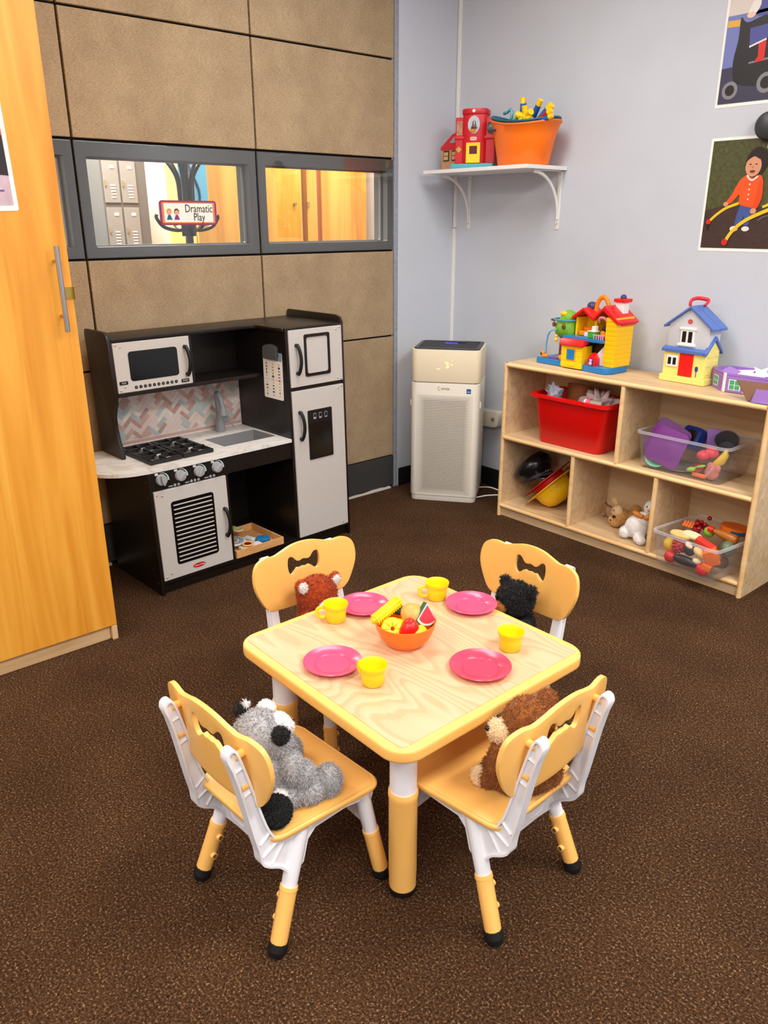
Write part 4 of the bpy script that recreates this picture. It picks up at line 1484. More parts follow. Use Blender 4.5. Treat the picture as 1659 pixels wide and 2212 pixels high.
for cx in (-0.045, -0.002, 0.042):
    for r in range(11):
        zc = 0.050 - r * 0.0128
        if abs(r - 5) < 1 and cx > 0:
            continue
        sx, sz = rnd.uniform(.004, .0085), rnd.uniform(.0025, .0055)
        c3 = rnd.choice(pal)
        mflat('food_picture', [(cx + sx * math.cos(t * PI / 4), zc + sz * math.sin(t * PI / 4)) for t in range(8)], mat('pic_%d_%d' % (c3[0], c3[1]), c3, 0.6), -0.0034, -0.002)
mflat('card_rule', [(-0.06, -0.0155), (0.06, -0.0155), (0.06, -0.0145), (-0.06, -0.0145)], 'header_blue', -0.0034, -0.002)
cl_ = mflat('clip_plate', spline([(-0.040, 0.074), (0.040, 0.074), (0.046, 0.105), (0.040, 0.122), (0.0, 0.130), (-0.040, 0.122), (-0.046, 0.105)], 4), mat('clip_grey', (84, 86, 88), 0.4), -0.017, -0.013)
mflat('clip_plate', spline([(-0.040, 0.085), (0.040, 0.085), (0.044, 0.105), (0.040, 0.124), (0.0, 0.132), (-0.040, 0.124), (-0.044, 0.105)], 4), 'clip_grey', -0.008, -0.0045)
mflat('clip_jaw', [(-0.040, 0.072), (0.040, 0.072), (0.040, 0.080), (-0.040, 0.080)], 'clip_grey', -0.016, -0.0034)

# wooden tray with toy food in the open bay ------------------------------
ty = thing('wooden_tray', 'shallow wooden tray of toy food under the toy sink', 'tray', kworld(0.343, -0.004, 0.0565), KZ)
def tbox(n, *a):
    return simple_box(n, *a, 'tray_wood', ty, 0.001)
tbox('tray_base', 0.0, 0.238, 0.0, 0.24, 0.0, 0.004)
tbox('tray_side', 0.0, 0.238, 0.0, 0.007, 0.004, 0.032)
tbox('tray_side', 0.0, 0.238, 0.233, 0.24, 0.004, 0.032)
tbox('tray_side', 0.231, 0.238, 0.007, 0.233, 0.004, 0.032)
tbox('tray_side', 0.0, 0.007, 0.007, 0.233, 0.004, 0.032)
def tw(x, y, z):
    return kworld(0.343 + x, -0.004 + y, 0.0565 + z)
def titem(name, label, cat, x, y, z, rz=0.0):
    return thing(name, label, cat, tw(x, y, z), KZ + rz, 'toy food in the wooden tray')
t1 = titem('toy_food_lid', 'round white and grey printed tin lid in the tray', 'toy food', 0.062, 0.118, 0.0225)
bm = bmx(); lathe(bm, [(0, 0), (.052, 0), (.053, .003), (.050, .006), (0, .006)], seg=32); obj('lid_disc', bm, 'print_white', t1, 40)
bm = bmx(); lathe(bm, [(.024, .0062), (.044, .0062), (.044, .0067), (.024, .0067)], seg=32); obj('lid_band', bm, mat('lid_blue', (150, 160, 184), 0.5), t1)
bm = bmx(); lathe(bm, [(0, .0062), (.016, .0062), (.016, .0068), (0, .0068)], seg=20); obj('lid_centre', bm, mat('lid_rust', (190, 110, 90), 0.5), t1)
t2 = titem('toy_carton', 'small white toy food carton at the front of the tray', 'toy food', 0.036, 0.012, 0.0042)
simple_box('carton_box', 0, 0.10, 0, 0.032, 0, 0.026, 'print_white', t2, 0.002)
simple_box('carton_stripe', 0.002, 0.018, -.0005, 0.0325, 0.002, 0.0266, mat('cream_tan', (220, 206, 160), 0.5), t2)
t3 = titem('toy_jam_tart', 'toy tart with dark red filling on the carton', 'toy food', 0.075, 0.030, 0.031)
bm = bmx(); lathe(bm, [(0, 0), (.020, 0), (.026, .006), (.024, .010), (.017, .0075), (0, .007)], seg=24); obj('tart_crust', bm, mat('crust', (232, 180, 110), 0.5), t3, 60)
bm = bmx(); lathe(bm, [(0, .0105), (.012, .0095), (.016, .0074), (0, .007)], seg=20); obj('tart_filling', bm, mat('jam', (120, 20, 16), 0.25), t3, 60)
t4 = titem('toy_bowl', 'small blue toy bowl in the tray', 'toy food', 0.172, 0.060, 0.0042)
bm = bmx(); lathe(bm, [(0, 0), (.018, 0), (.030, .010), (.032, .024), (.028, .026), (0, .022)], seg=24); obj('bowl_cup', bm, mat('cobalt', (40, 120, 180), 0.35), t4, 50)
t5 = titem('toy_milk_box', 'white toy block between the lid and the blue bowl', 'toy food', 0.125, 0.075, 0.0042, .2)
simple_box('block_body', 0, 0.026, 0, 0.05, 0, 0.025, 'print_white', t5, 0.003)
t6 = titem('toy_leek', 'pale green and cream toy vegetable roll at the back of the tray', 'toy food', 0.105, 0.205, 0.036)
bm = bmx(); cyl(bm, (-.02, .03, .012), (.02, -.006, .004), .013, .015, seg=16); obj('leek_stalk', bm, mat('leek_green', (170, 180, 90), 0.5), t6, 50)
bm = bmx(); lathe(bm, [(0, -.002), (.022, -.002), (.026, .002), (.022, .007), (.010, .006), (0, .004)], (.03, -.012, 0), 20); obj('leek_end', bm, mat('leek_cream', (238, 216, 160), 0.5), t6, 50)
t7 = titem('toy_cheese', 'yellow and white toy cheese piece at the back of the tray', 'toy food', 0.040, 0.205, 0.034, .3)
bm = bmx(); prism(bm, [(-.035, -.014), (.03, -.018), (.036, .004), (-.005, .018), (-.035, .01)], .016, 'z', 0, .003); obj('cheese_wedge', bm, mat('cheese', (240, 216, 110), 0.5), t7, 40)
bm = bmx(); prism(bm, [(-.03, -.012), (-.006, -.015), (-.006, .014), (-.03, .008)], .003, 'z', .0162, .001); obj('cheese_label', bm, 'print_white', t7, 40)
# ------------------------------------------------------------------ open wooden bookshelf
SX, SY = -2.405, 2.81
bsf = thing('toy_bookshelf', 'low birch plywood toy shelf with five open bays', 'bookshelf', (SX, SY, 0))
SW, SD = 1.235, 0.30
def sbox(n, x0, x1, y0, y1, z0, z1, m='plywood', bev=0.0):
    return simple_box(n, x0, x1, y0, y1, z0, z1, m, bsf, bev)
def nose(n, parent, p0, p1, r=0.0098):
    bm = bmx()
    cyl(bm, p0, p1, r, seg=12)
    return obj(n, bm, 'plywood_edge', parent, 60)
s1 = sbox('side_panel', 0.0, 0.019, 0.006, SD, 0.0, 0.748)
nose('edge_band', s1, (0.0095, 0.007, 0.0), (0.0095, 0.007, 0.748))
s2 = sbox('side_panel', SW - .019, SW, 0.006, SD, 0.0, 0.748)
nose('edge_band', s2, (SW - .0095, 0.007, 0.0), (SW - .0095, 0.007, 0.748))
t = sbox('top_panel', 0.019, SW - .019, 0.006, SD, 0.729, 0.7475)
nose('edge_band', t, (0.019, 0.007, 0.7385), (SW - .019, 0.007, 0.7385))
t = sbox('shelf_board', 0.019, SW - .019, 0.006, SD - .006, 0.3855, 0.405)
nose('edge_band', t, (0.019, 0.007, 0.395), (SW - .019, 0.007, 0.395))
t = sbox('shelf_board', 0.019, SW - .019, 0.006, SD - .006, 0.043, 0.062)
nose('edge_band', t, (0.019, 0.007, 0.0525), (SW - .019, 0.007, 0.0525))
sbox('kick_panel', 0.019, SW - .019, 0.014, 0.028, 0.0, 0.043)
sbox('back_panel', 0.019, SW - .019, SD - .006, SD, 0.043, 0.729)
for x, z0, z1 in ((-1.772 - SX, 0.405, 0.729), (-1.987 - SX, 0.062, 0.3855), (-1.579 - SX, 0.062, 0.3855)):
    t = sbox('divider_panel', x - .009, x + .009, 0.006, SD - .006, z0, z1)
    nose('edge_band', t, (x, 0.007, z0), (x, 0.007, z1))
for y_, z_ in ((0.03, 0.06), (0.05, 0.39), (0.03, 0.65)):
    bm = bmx()
    cyl(bm, (SW, y_, z_), (SW + .0015, y_, z_), 0.003, seg=8)
    obj('screw_head', bm, 'steel', bsf)

def loft(bm, rings, close_bottom=True, close_top=False):
    R = [[bm.verts.new(p) for p in r] for r in rings]
    for a, c in zip(R, R[1:]):
        n = len(a)
        for i in range(n):
            bm.faces.new((a[i], a[(i + 1) % n], c[(i + 1) % n], c[i]))
    if close_bottom:
        bm.faces.new(R[0][::-1])
    if close_top:
        bm.faces.new(R[-1])
    return bm
def tub(w0, d0, w1, d1, h, r, th=0.0025, flange=0.014, fz=0.006, single=False):
    """open tapered tub centred on origin, returns (shell, rim) bmeshes"""
    def rr(w_, d_, z, rad):
        return [(x, y, z) for x, y in rrect(-w_ / 2, w_ / 2, -d_ / 2, d_ / 2, rad, 5)]
    a = bmx()
    loft(a, [rr(w0 - .012, d0 - .012, 0, r * .8), rr(w0, d0, .006, r), rr(w1, d1, h, r * 1.15)])
    b2 = bmx()
    loft(b2, [rr(w0 - .012 - 2 * th, d0 - .012 - 2 * th, th, r * .8), rr(w0 - 2 * th, d0 - 2 * th, .006 + th, r), rr(w1 - 2 * th, d1 - 2 * th, h, r * 1.12)])
    bmesh.ops.reverse_faces(b2, faces=b2.faces[:])
    c = bmx()
    R = [rr(w1 - 2 * th, d1 - 2 * th, h, r * 1.12), rr(w1 - th, d1 - th, h + .002, r * 1.13), rr(w1 + 2 * flange, d1 + 2 * flange, h + .001, r * 1.3), rr(w1 + 2 * flange, d1 + 2 * flange, h - fz, r * 1.3), rr(w1 + .001, d1 + .001, h - fz + .001, r * 1.15)]
    V = [[c.verts.new(p) for p in q] for q in R]
    for x, y in zip(V, V[1:]):
        n = len(x)
        for i in range(n):
            c.faces.new((x[i], x[(i + 1) % n], y[(i + 1) % n], y[i]))
    if not single:
        me = bpy.data.meshes.new('t')
        b2.to_mesh(me)
        a.from_mesh(me)
        bpy.data.meshes.remove(me)
    b2.free()
    return a, c
def raw(name, bm, m, parent, smooth=None):
    me = bpy.data.meshes.new(name)
    bm.to_mesh(me)
    bm.free()
    return mobj(name, me, m, parent, smooth)

# red storage bin -----------------------------------------------------------
rb = thing('storage_bin', 'opaque bright red plastic bin on the upper left shelf bay', 'bin', (-2.055, 2.945, 0.405))
a_, c_ = tub(0.335, 0.185, 0.395, 0.215, 0.222, 0.035, flange=0.018, fz=0.012)
raw('bin_shell', a_, 'red_plastic', rb, 50)
raw('bin_rim', c_, 'red_plastic', rb, 50)
def inbin(name, label, cat, loc, rot=(0, 0, 0), group=None):
    o = thing(name, label, cat, loc, 0, group)
    o.rotation_euler = rot
    return o
o = inbin('toy_basket', 'brown round toy basket sticking out of the red bin', 'toy', (-2.10, 2.975, 0.545), (R_(-18), 0, 0), 'toys in the red bin')
bm = bmx(); lathe(bm, [(0, 0), (.05, 0), (.058, .01), (.066, .10), (.072, .115), (.068, .118), (.060, .10), (.05, .02), (0, .015)], seg=28)
obj('basket_bowl', bm, mat('basket_brown', (150, 84, 40), 0.6, vary=.15, scale=80), o, 60)
o = inbin('gauze_cloth', 'crumpled white lacy cloth at the right of the red bin', 'cloth', (-1.962, 2.945, 0.605), (0, 0, 0), 'toys in the red bin')
def crumple(seed, r, n=4, amp=.35, sub=3):
    rn = random.Random(seed)
    bm = bmx()
    ball(bm, (0, 0, 0), r, sub)
    fs = [(Vector((rn.uniform(-1, 1), rn.uniform(-1, 1), rn.uniform(-1, 1))).normalized(), rn.uniform(3, 8), rn.uniform(0, 6)) for _ in range(n)]
    for v in bm.verts:
        d = v.co.normalized()
        k = 1 + sum(amp / n * 2 * math.sin(f * d.dot(ax) * 2 + ph) for ax, f, ph in fs)
        v.co *= k
    return bm
obj('cloth_fold', crumple(3, (.070, .048, .040), 5, .55, 4), mat('gauze', (226, 206, 208), 0.8), o, 180)
o = inbin('toy_bottle', 'pink and white toy baby bottle in the red bin', 'toy', (-1.985, 2.862, 0.622), (0, R_(90), R_(8)), 'toys in the red bin')
bm = bmx(); lathe(bm, [(0, 0), (.012, 0), (.018, .004), (.018, .012)], seg=18); obj('bottle_cap', bm, mat('milk_white', (250, 236, 230), 0.4), o, 50)
bm = bmx(); lathe(bm, [(.018, .012), (.0205, .013), (.0205, .03), (.018, .031), (0, .031)], seg=18); obj('bottle_ring', bm, mat('hot_pink', (240, 90, 130), 0.4), o, 50)
bm = bmx(); lathe(bm, [(.017, .031), (.017, .08), (.014, .085), (0, .085)], seg=18); obj('bottle_body', bm, mat('taupe', (176, 156, 148), 0.4), o, 50)
o = inbin('plastic_wrap', 'piece of clear crinkled wrap at the left of the red bin', 'wrap', (-2.178, 2.90, 0.625), (0, R_(20), 0), 'toys in the red bin')
obj('wrap_fold', crumple(9, (.032, .02, .045), 4, .5), mat('wrap_grey', (196, 204, 222), 0.25), o, 180)

# upper clear bin -------------------------------------------------------------
c1 = thing('clear_bin', 'clear plastic bin of play dishes on the upper right shelf bay', 'bin', (-1.510, 2.962, 0.405))
a_, c_ = tub(0.350, 0.225, 0.388, 0.236, 0.150, 0.022, th=.002, flange=.008, fz=.008, single=True)
raw('bin_shell', a_, 'clear_plastic', c1, 50)
raw('bin_rim', c_, 'clear_rim', c1, 50)
G1 = 'play dishes in the upper clear bin'
def plate_sq(w_, r, th):
    bm = bmx()
    prism(bm, rrect(-w_ / 2, w_ / 2, -w_ / 2, w_ / 2, r, 6), th, 'y', -th / 2, .0015)
    return bm
mat('purple', (124, 36, 140), 0.4)
mat('lavender', (160, 120, 205), 0.4)
o = inbin('toy_cutting_board', 'large purple rounded toy board leaning at the front of the clear bin', 'toy dish', (-1.585, 2.875, 0.505), (R_(-14), R_(13), R_(2)), G1)
obj('board_plate', plate_sq(.150, .024, .004), 'purple', o, 50)
o = inbin('toy_cutting_board', 'second purple toy board standing behind the large purple board', 'toy dish', (-1.600, 2.902, 0.523), (R_(-14), R_(24), R_(8)), G1)
obj('board_plate', plate_sq(.150, .024, .004), mat('purple_dark', (110, 24, 128), 0.4), o, 50)
o = inbin('toy_pot', 'dark blue toy pot with black inside in the clear bin', 'toy dish', (-1.520, 2.985, 0.525), (R_(62), 0, R_(-14)), G1)
bm = bmx(); prism(bm, rrect(-.045, .045, -.045, .045, .018, 5), .045, 'z', 0, .004); obj('pot_body', bm, mat('pot_blue', (24, 50, 130), 0.35), o, 50)
bm = bmx(); lathe(bm, [(0, .047), (.03, .047), (.032, .044), (0, .044)], seg=24); obj('pot_inside', bm, 'black_plastic', o, 50)
o = inbin('toy_scoop', 'lavender triangular toy scoop upright in the clear bin', 'toy dish', (-1.452, 2.985, 0.535), (0, R_(12), R_(20)), G1)
bm = bmx(); prism(bm, [(-.035, .045), (.04, .058), (.012, -.06), (-.004, -.06)], .006, 'y', -.003, .0015); obj('scoop_blade', bm, 'lavender', o, 50)
o = inbin('toy_cup', 'smoky grey clear toy cup at the right of the clear bin', 'toy dish', (-1.400, 3.0, 0.508), (R_(40), R_(20), 0), G1)
bm = bmx(); lathe(bm, [(0, 0), (.028, 0), (.034, .01), (.046, .07), (.043, .07), (.031, .012), (0, .006)], seg=24); obj('cup_shell', bm, mat('smoke', (92, 88, 96), 0.3), o, 50)
o = inbin('toy_bowl', 'mint green toy bowl at the left of the clear bin', 'toy dish', (-1.628, 2.905, 0.440), (R_(55), R_(-10), R_(20)), G1)
bm = bmx(); lathe(bm, [(0, 0), (.02, 0), (.045, .02), (.05, .035), (.046, .035), (.02, .006), (0, .005)], seg=24); obj('bowl_shell', bm, mat('mint', (110, 200, 160), 0.4), o, 50)
o = inbin('toy_bowl', 'sky blue toy bowl against the left end of the clear bin', 'toy dish', (-1.632, 2.945, 0.450), (R_(55), R_(-10), R_(30)), G1)
bm = bmx(); lathe(bm, [(0, 0), (.02, 0), (.04, .018), (.045, .03), (.041, .03), (.02, .006), (0, .005)], seg=24); obj('bowl_shell', bm, mat('pool_blue', (80, 170, 210), 0.4), o, 50)
for p, rr__, lb in (((-1.432, 2.885, 0.500), .024, 'pink red toy tomato at the front of the clear bin'), ((-1.408, 2.905, 0.511), .026, 'coral toy tomato behind the pink red one')):
    o = inbin('toy_tomato', lb, 'toy food', p, (0, 0, 0), G1)
    bm = bmx(); ball(bm, (0, 0, 0), (rr__, rr__, rr__ * .85), 3)
    for v in bm.verts:
        v.co *= 1 + .05 * math.cos(5 * math.atan2(v.co.y, v.co.x))
    obj('tomato_skin', bm, mat('tomato_pink', (236, 66, 84), 0.35), o, 180)
o = inbin('toy_banana', 'yellow toy banana at the right of the clear bin', 'toy food', (-1.367, 2.90, 0.49), (0, R_(-55), R_(10)), G1)
bm = bmx(); tube(bm, [(-.045, 0, .012), (-.03, 0, .003), (0, 0, -.002), (.03, 0, .003), (.047, 0, .014)], .016, 10, radii=[.005, .015, .018, .014, .004]); obj('banana_peel', bm, mat('banana', (240, 200, 50), 0.4), o, 180)
o = inbin('toy_mitt', 'pink stitched toy mitt at the front right of the clear bin', 'toy', (-1.385, 2.878, 0.442), (R_(10), R_(25), 0), G1)
mobj('mitt_body', blobs([((0, 0, 0), (.03, .014, .034)), ((.012, 0, .028), (.014, .01, .018)), ((-.02, 0, .02), (.012, .01, .018))], .004, 4), mat('mitt_pink', (214, 128, 124), 0.6, vary=.1, scale=120), o, 180)
bm = bmx()
for k in range(8):
    tube(bm, [(-.012 + k * .001, -.0148, -.024 + k * .007), (-.004 + k * .001, -.0155, -.022 + k * .007)], .001, 5)
obj('mitt_stitch', bm, 'print_white', o)
o = inbin('toy_spoon', 'lime green toy spoon low in the clear bin', 'toy dish', (-1.455, 2.872, 0.450), (0, R_(-18), R_(0)), G1)
bm = bmx(); ball(bm, (.028, 0, 0), (.020, .012, .006), 3, (0, 0, 0)); ball(bm, (-.015, 0, -.008), (.020, .012, .010), 3); tube(bm, [(-.02, 0, -.006), (.02, 0, 0)], .004, 6); obj('spoon_body', bm, mat('lime', (150, 206, 70), 0.4), o, 180)
o = inbin('toy_carrot', 'orange toy carrot stick on the floor of the clear bin', 'toy food', (-1.432, 2.876, 0.4195), (0, R_(90), R_(-5)), G1)
bm = bmx(); cyl(bm, (0, 0, -.028), (0, 0, .028), .0095, seg=14); obj('carrot_stick', bm, mat('carrot', (236, 110, 60), 0.4), o, 60)
o = inbin('toy_plate', 'grey toy plate on the floor of the clear bin', 'toy dish', (-1.555, 2.935, 0.409), (0, 0, 0), G1)
bm = bmx(); lathe(bm, [(0, 0), (.05, 0), (.075, .008), (.074, .010), (.05, .003), (0, .003)], seg=28, sy=.95); obj('plate_dish', bm, mat('pewter', (130, 130, 134), 0.35), o, 60)
o = inbin('toy_cherry', 'dark red toy slices low in the clear bin', 'toy food', (-1.465, 2.91, 0.435), (R_(20), 0, 0), G1)
bm = bmx(); lathe(bm, [(0, -.006), (.026, -.006), (.03, 0), (.026, .006), (0, .006)], seg=20); obj('slice_disc', bm, mat('crimson', (190, 30, 44), 0.4), o, 60)

# lower clear bin ------------------------------------------------------------------
B2 = Vector((-1.362, 2.872, 0.063))
A2 = R_(-6)
c2 = thing('clear_bin', 'clear plastic bin of wooden toy food overhanging the bottom shelf', 'bin', B2, A2)
a_, c_ = tub(0.255, 0.285, 0.285, 0.305, 0.140, 0.022, th=.002, flange=.008, fz=.008, single=True)
raw('bin_shell', a_, 'clear_plastic', c2, 50)
raw('bin_rim', c_, 'clear_rim', c2, 50)
G2 = 'toy food in the lower clear bin'
def in2(name, label, x, y, z, rot=(0, 0, 0)):
    p = B2 + Matrix.Rotation(A2, 3, 'Z') @ Vector((x, y, z))
    return inbin(name, label, 'toy food', p, rot, G2)
def round_food(name, label, x, y, z, r, m, part='skin'):
    o = in2(name, label, x, y, z)
    bm = bmx(); ball(bm, (0, 0, 0), r, 3); obj(part, bm, m, o, 180)
    return o
mat('food_red', (222, 30, 34), 0.3); mat('food_berry', (184, 20, 36), 0.35); mat('food_lemon', (244, 196, 30), 0.4)
mat('food_tan', (236, 190, 120), 0.5); mat('food_black', (30, 28, 36), 0.35); mat('food_orange', (244, 116, 34), 0.4); mat('food_cream', (240, 220, 176), 0.5)
round_food('toy_lemon', 'yellow toy lemon at the left end of the lower clear bin', -.100, -.092, .075, (.026, .022, .030), 'food_lemon')
rs = in2('toy_raspberry', 'bumpy red toy raspberry beside the lemon in the lower bin', -.052, -.098, .086)
bm = bmx(); rn = random.Random(1)
ball(bm, (0, 0, 0), .026, 2)
for k in range(40):
    z = 1 - 2 * (k + .5) / 40
    a = k * 2.4
    rr__ = math.sqrt(1 - z * z)
    ball(bm, (.026 * rr__ * math.cos(a), .026 * rr__ * math.sin(a), .026 * z), .0068, 1)
obj('drupelet', bm, 'food_berry', rs, 180)
round_food('toy_tomato', 'round red toy tomato on the floor of the lower bin at left', -.078, -.108, .034, .026, 'food_red')
round_food('toy_tomato', 'round red toy tomato on the floor of the lower bin at right', .068, -.108, .030, .027, 'food_red')
o = in2('toy_eggplant', 'black toy eggplant lying along the lower bin front', .0, -.112, .040, (0, R_(90), R_(-4)))
bm = bmx(); tube(bm, [(0, 0, z) for z in (-.062, -.056, -.04, -.015, .015, .04, .055, .062)], .02, 14, radii=[.004, .012, .018, .020, .018, .013, .008, .003]); obj('eggplant_skin', bm, 'food_black', o, 180)
o = in2('toy_bread', 'tan slice of toy bread near the lower bin rim', -.055, -.095, .126, (R_(12), R_(6), R_(20)))
bm = bmx(); lathe(bm, [(0, 0), (.040, 0), (.043, .006), (.040, .012), (0, .012)], seg=28, sy=.6); obj('bread_slice', bm, 'food_tan', o, 60)
o = in2('toy_bread', 'second cream slice of toy bread behind the tan one', -.020, -.070, .130, (R_(10), R_(10), R_(10)))
bm = bmx(); lathe(bm, [(0, 0), (.036, 0), (.039, .005), (.036, .010), (0, .010)], seg=28, sy=.6); obj('bread_slice', bm, 'food_cream', o, 60)
o = in2('toy_mushroom', 'cream and dark toy mushroom piece in the lower bin middle', -.004, -.104, .082, (0, R_(30), 0))
bm = bmx(); ball(bm, (0, 0, .004), (.024, .016, .024), 3); obj('mushroom_cap', bm, 'food_black', o, 180)
bm = bmx(); ball(bm, (-.012, -.004, .020), (.018, .014, .010), 3); obj('mushroom_top', bm, 'food_cream', o, 180)
o = in2('toy_roll', 'tan toy bread roll beside the mushroom in the lower bin', .040, -.102, .088, (0, R_(35), 0))
bm = bmx(); ball(bm, (0, 0, 0), (.028, .018, .016), 3); ball(bm, (.02, 0, .006), (.016, .016, .014), 3); obj('roll_crust', bm, 'food_tan', o, 180)
o = in2('toy_egg', 'white toy egg low in the lower bin', .038, -.105, .052)
bm = bmx(); ball(bm, (0, 0, 0), (.020, .016, .014), 3); obj('egg_shell', bm, 'food_cream', o, 180)
o = in2('toy_cheese_block', 'orange toy cheese block at the right of the lower bin', .092, -.098, .088, (R_(10), R_(-28), R_(15)))
bm = bmx(); box(bm, -.024, .024, -.02, .02, -.030, .030, .003); obj('cheese_block', bm, 'food_orange', o, 50)
o = in2('toy_meat_slab', 'red toy meat slab near the lower bin rim', .055, -.085, .120, (R_(10), R_(20), R_(5)))
bm = bmx(); box(bm, -.045, .035, -.016, .016, -.013, .013, .005); obj('meat_slab', bm, mat('meat_red', (220, 60, 50), 0.4), o, 50)
o = in2('toy_cheese_block', 'small orange toy block under the larger orange block', .085, -.112, .046, (R_(0), R_(15), R_(8)))
bm = bmx(); box(bm, -.018, .018, -.014, .014, -.012, .012, .003); obj('cheese_block', bm, 'food_orange', o, 50)
gp = in2('toy_grapes', 'bunch of dark red toy grapes at the back of the lower bin', -.055, .028, .135)
bm = bmx(); rn = random.Random(6)
for k in range(26):
    ball(bm, (rn.gauss(0, .018), rn.gauss(0, .016), rn.gauss(0, .010)), .0095, 2)
obj('grape', bm, mat('grape_red', (150, 12, 20), 0.25), gp, 180)
round_food('toy_apple', 'green toy apple behind the brown bottle in the lower bin', .0, .01, .138, .022, mat('apple_green', (140, 176, 40), 0.35))
o = in2('toy_carrot_bunch', 'small orange toy carrot pieces at the left back of the lower bin', -.10, .015, .125)
bm = bmx()
for k in range(4):
    cyl(bm, (k * .012 - .02, 0, 0), (k * .012 - .016, .01, .022), .007, .005, seg=10)
obj('carrot_piece', bm, 'food_orange', o, 60)
o = in2('toy_bottle', 'brown wooden toy bottle with red cap across the lower bin', .058, .0, .150, (0, R_(97), R_(-4)))
bm = bmx(); tube(bm, [(0, 0, z) for z in (-.034, -.022, -.01, .01, .03, .052, .064, .068)], .02, 16, radii=[.010, .011, .014, .018, .018, .020, .019, .012]); obj('bottle_body', bm, mat('caramel', (170, 100, 36), 0.25), o, 180)
bm = bmx(); cyl(bm, (0, 0, -.034), (0, 0, -.054), .0125, seg=16); obj('bottle_cap', bm, 'food_red', o, 50)
o = in2('toy_drum', 'orange toy tambourine ring with blue patch at the back of the lower bin', .060, .085, .150, (R_(-4), R_(3), 0))
bm = bmx(); lathe(bm, [(.050, -.014), (.054, -.013), (.054, .013), (.050, .014), (.050, -.014)], seg=36); lathe(bm, [(0, .0135), (.051, .0135), (.051, .0115), (0, .0115)], seg=36); obj('ring_shell', bm, 'food_orange', o, 40)
bm = bmx()
for k in range(6):
    a0, a1 = R_(-80 + k * 10), R_(-70 + k * 10)
    v = [bm.verts.new((.0548 * math.cos(a), .0548 * math.sin(a), z)) for a, z in ((a0, -.010), (a1, -.010), (a1, .006), (a0, .006))]
    bm.faces.new(v)
obj('ring_patch', bm, mat('steel_blue', (30, 90, 130), 0.4), o)
o = in2('toy_pepper', 'dull green toy pepper at the right back of the lower bin', .105, -.02, .108)
bm = bmx(); ball(bm, (0, 0, 0), (.026, .03, .032), 3)
for v in bm.verts:
    v.co.xy *= 1 + .09 * math.cos(4 * math.atan2(v.co.y, v.co.x))
obj('pepper_skin', bm, mat('sage', (96, 110, 84), 0.4), o, 180)
o = in2('toy_log', 'brown wooden toy piece at the bottom right of the lower bin', .095, -.05, .055, (R_(70), 0, R_(10)))
bm = bmx(); cyl(bm, (0, 0, -.05), (0, 0, .05), .026, .020, seg=16); obj('log_body', bm, mat('umber', (96, 60, 44), 0.5), o, 50)

# dress-up hats --------------------------------------------------------------------
def hat(name, label, loc, axis, m, r=.105, h=.085, brim=.035, sx=1.0):
    o = thing(name, label, 'hat', loc, 0, 'dress-up hats on the bottom shelf')
    o.rotation_mode = 'QUATERNION'
    o.rotation_quaternion = Vector((0, 0, 1)).rotation_difference(Vector(axis).normalized())
    bm = bmx()
    th = .003
    prof = [(r + brim, .000), (r + brim, .003), (r + .002, .008), (r, .014), (r * .96, h * .45), (r * .78, h * .8), (r * .45, h * .97), (0, h), (0, h - th), (r * .44, h * .97 - th), (r * .76, h * .8 - th), (r * .93, h * .45), (r - .004, .010), (r + brim, .000)]
    lathe(bm, prof, seg=36, sx=sx, sy=.86)
    obj('hat_shell', bm, m, o, 60)
    return o
mat('hat_yellow', (250, 196, 16), 0.4)
mat('hat_red', (196, 14, 22), 0.4)
ax = Vector((.672, .197, -.677))
yh = hat('toy_hard_hat', 'yellow toy hard hat beneath the red hat on the bottom shelf', (-2.205, 2.955, 0.172), ax, 'hat_yellow', r=.092, h=.10, brim=.046)
bm = bmx(); tube(bm, [(.0, .078 * math.cos(t * .31 - 1.55) * 1.0, .02 + .085 * math.sin(t * .31)) for t in range(11)], .004, 6); obj('hat_ridge', bm, 'hat_yellow', yh, 180)
hat('toy_fire_hat', 'red toy fire hat nested inside the yellow hard hat', (-2.224, 2.950, 0.196), ax, 'hat_red', r=.086, h=.088, brim=.052)
pc = thing('toy_police_cap', 'shiny black toy police cap leaning in the left bay', 'hat', (-2.288, 2.965, 0.185), 0, 'dress-up hats on the bottom shelf')
pc.rotation_mode = 'QUATERNION'
pc.rotation_quaternion = Vector((0, 0, 1)).rotation_difference(Vector((-.52, -.02, .80)).normalized())
bm = bmx()
lathe(bm, [(0, .098), (.04, .097), (.075, .088), (.098, .066), (.100, .048), (.090, .028), (.078, .014), (.074, .0), (.070, .0), (0, .004)], seg=36)
for v in bm.verts:
    if v.co.z > .02:
        v.co.z += .18 * v.co.x * (v.co.z - .02) / .03 * .8
obj('cap_crown', bm, mat('cap_black', (16, 15, 20), 0.22), pc, 60)
bm = bmx()
lathe(bm, [(.0745, .0), (.0765, .0), (.0785, .022), (.0765, .022), (.0745, .0)], seg=36)
obj('cap_band', bm, mat('cap_navy', (36, 36, 56), 0.5), pc, 60)
bm = bmx()
op = [(.073 * math.cos(R_(a)), .073 * math.sin(R_(a))) for a in range(-60, 61, 10)]
ip = [(.118 * math.cos(R_(a * .8)), .108 * math.sin(R_(a * .9))) for a in range(60, -61, -10)]
prism(bm, op + ip, .003, 'z', -.001)
for v in bm.verts:
    v.co.z -= max(0, v.co.x - .05) * .45
obj('cap_visor', bm, 'black_gloss', pc, 40)
bm = bmx()
for k in range(3):
    tube(bm, [(.0775, -.02 + k * .018, .008), (.0780, -.012 + k * .018, .018), (.0775, -.006 + k * .018, .009)], .0016, 5)
obj('cap_badge', bm, 'bolt_silver', pc, 180)
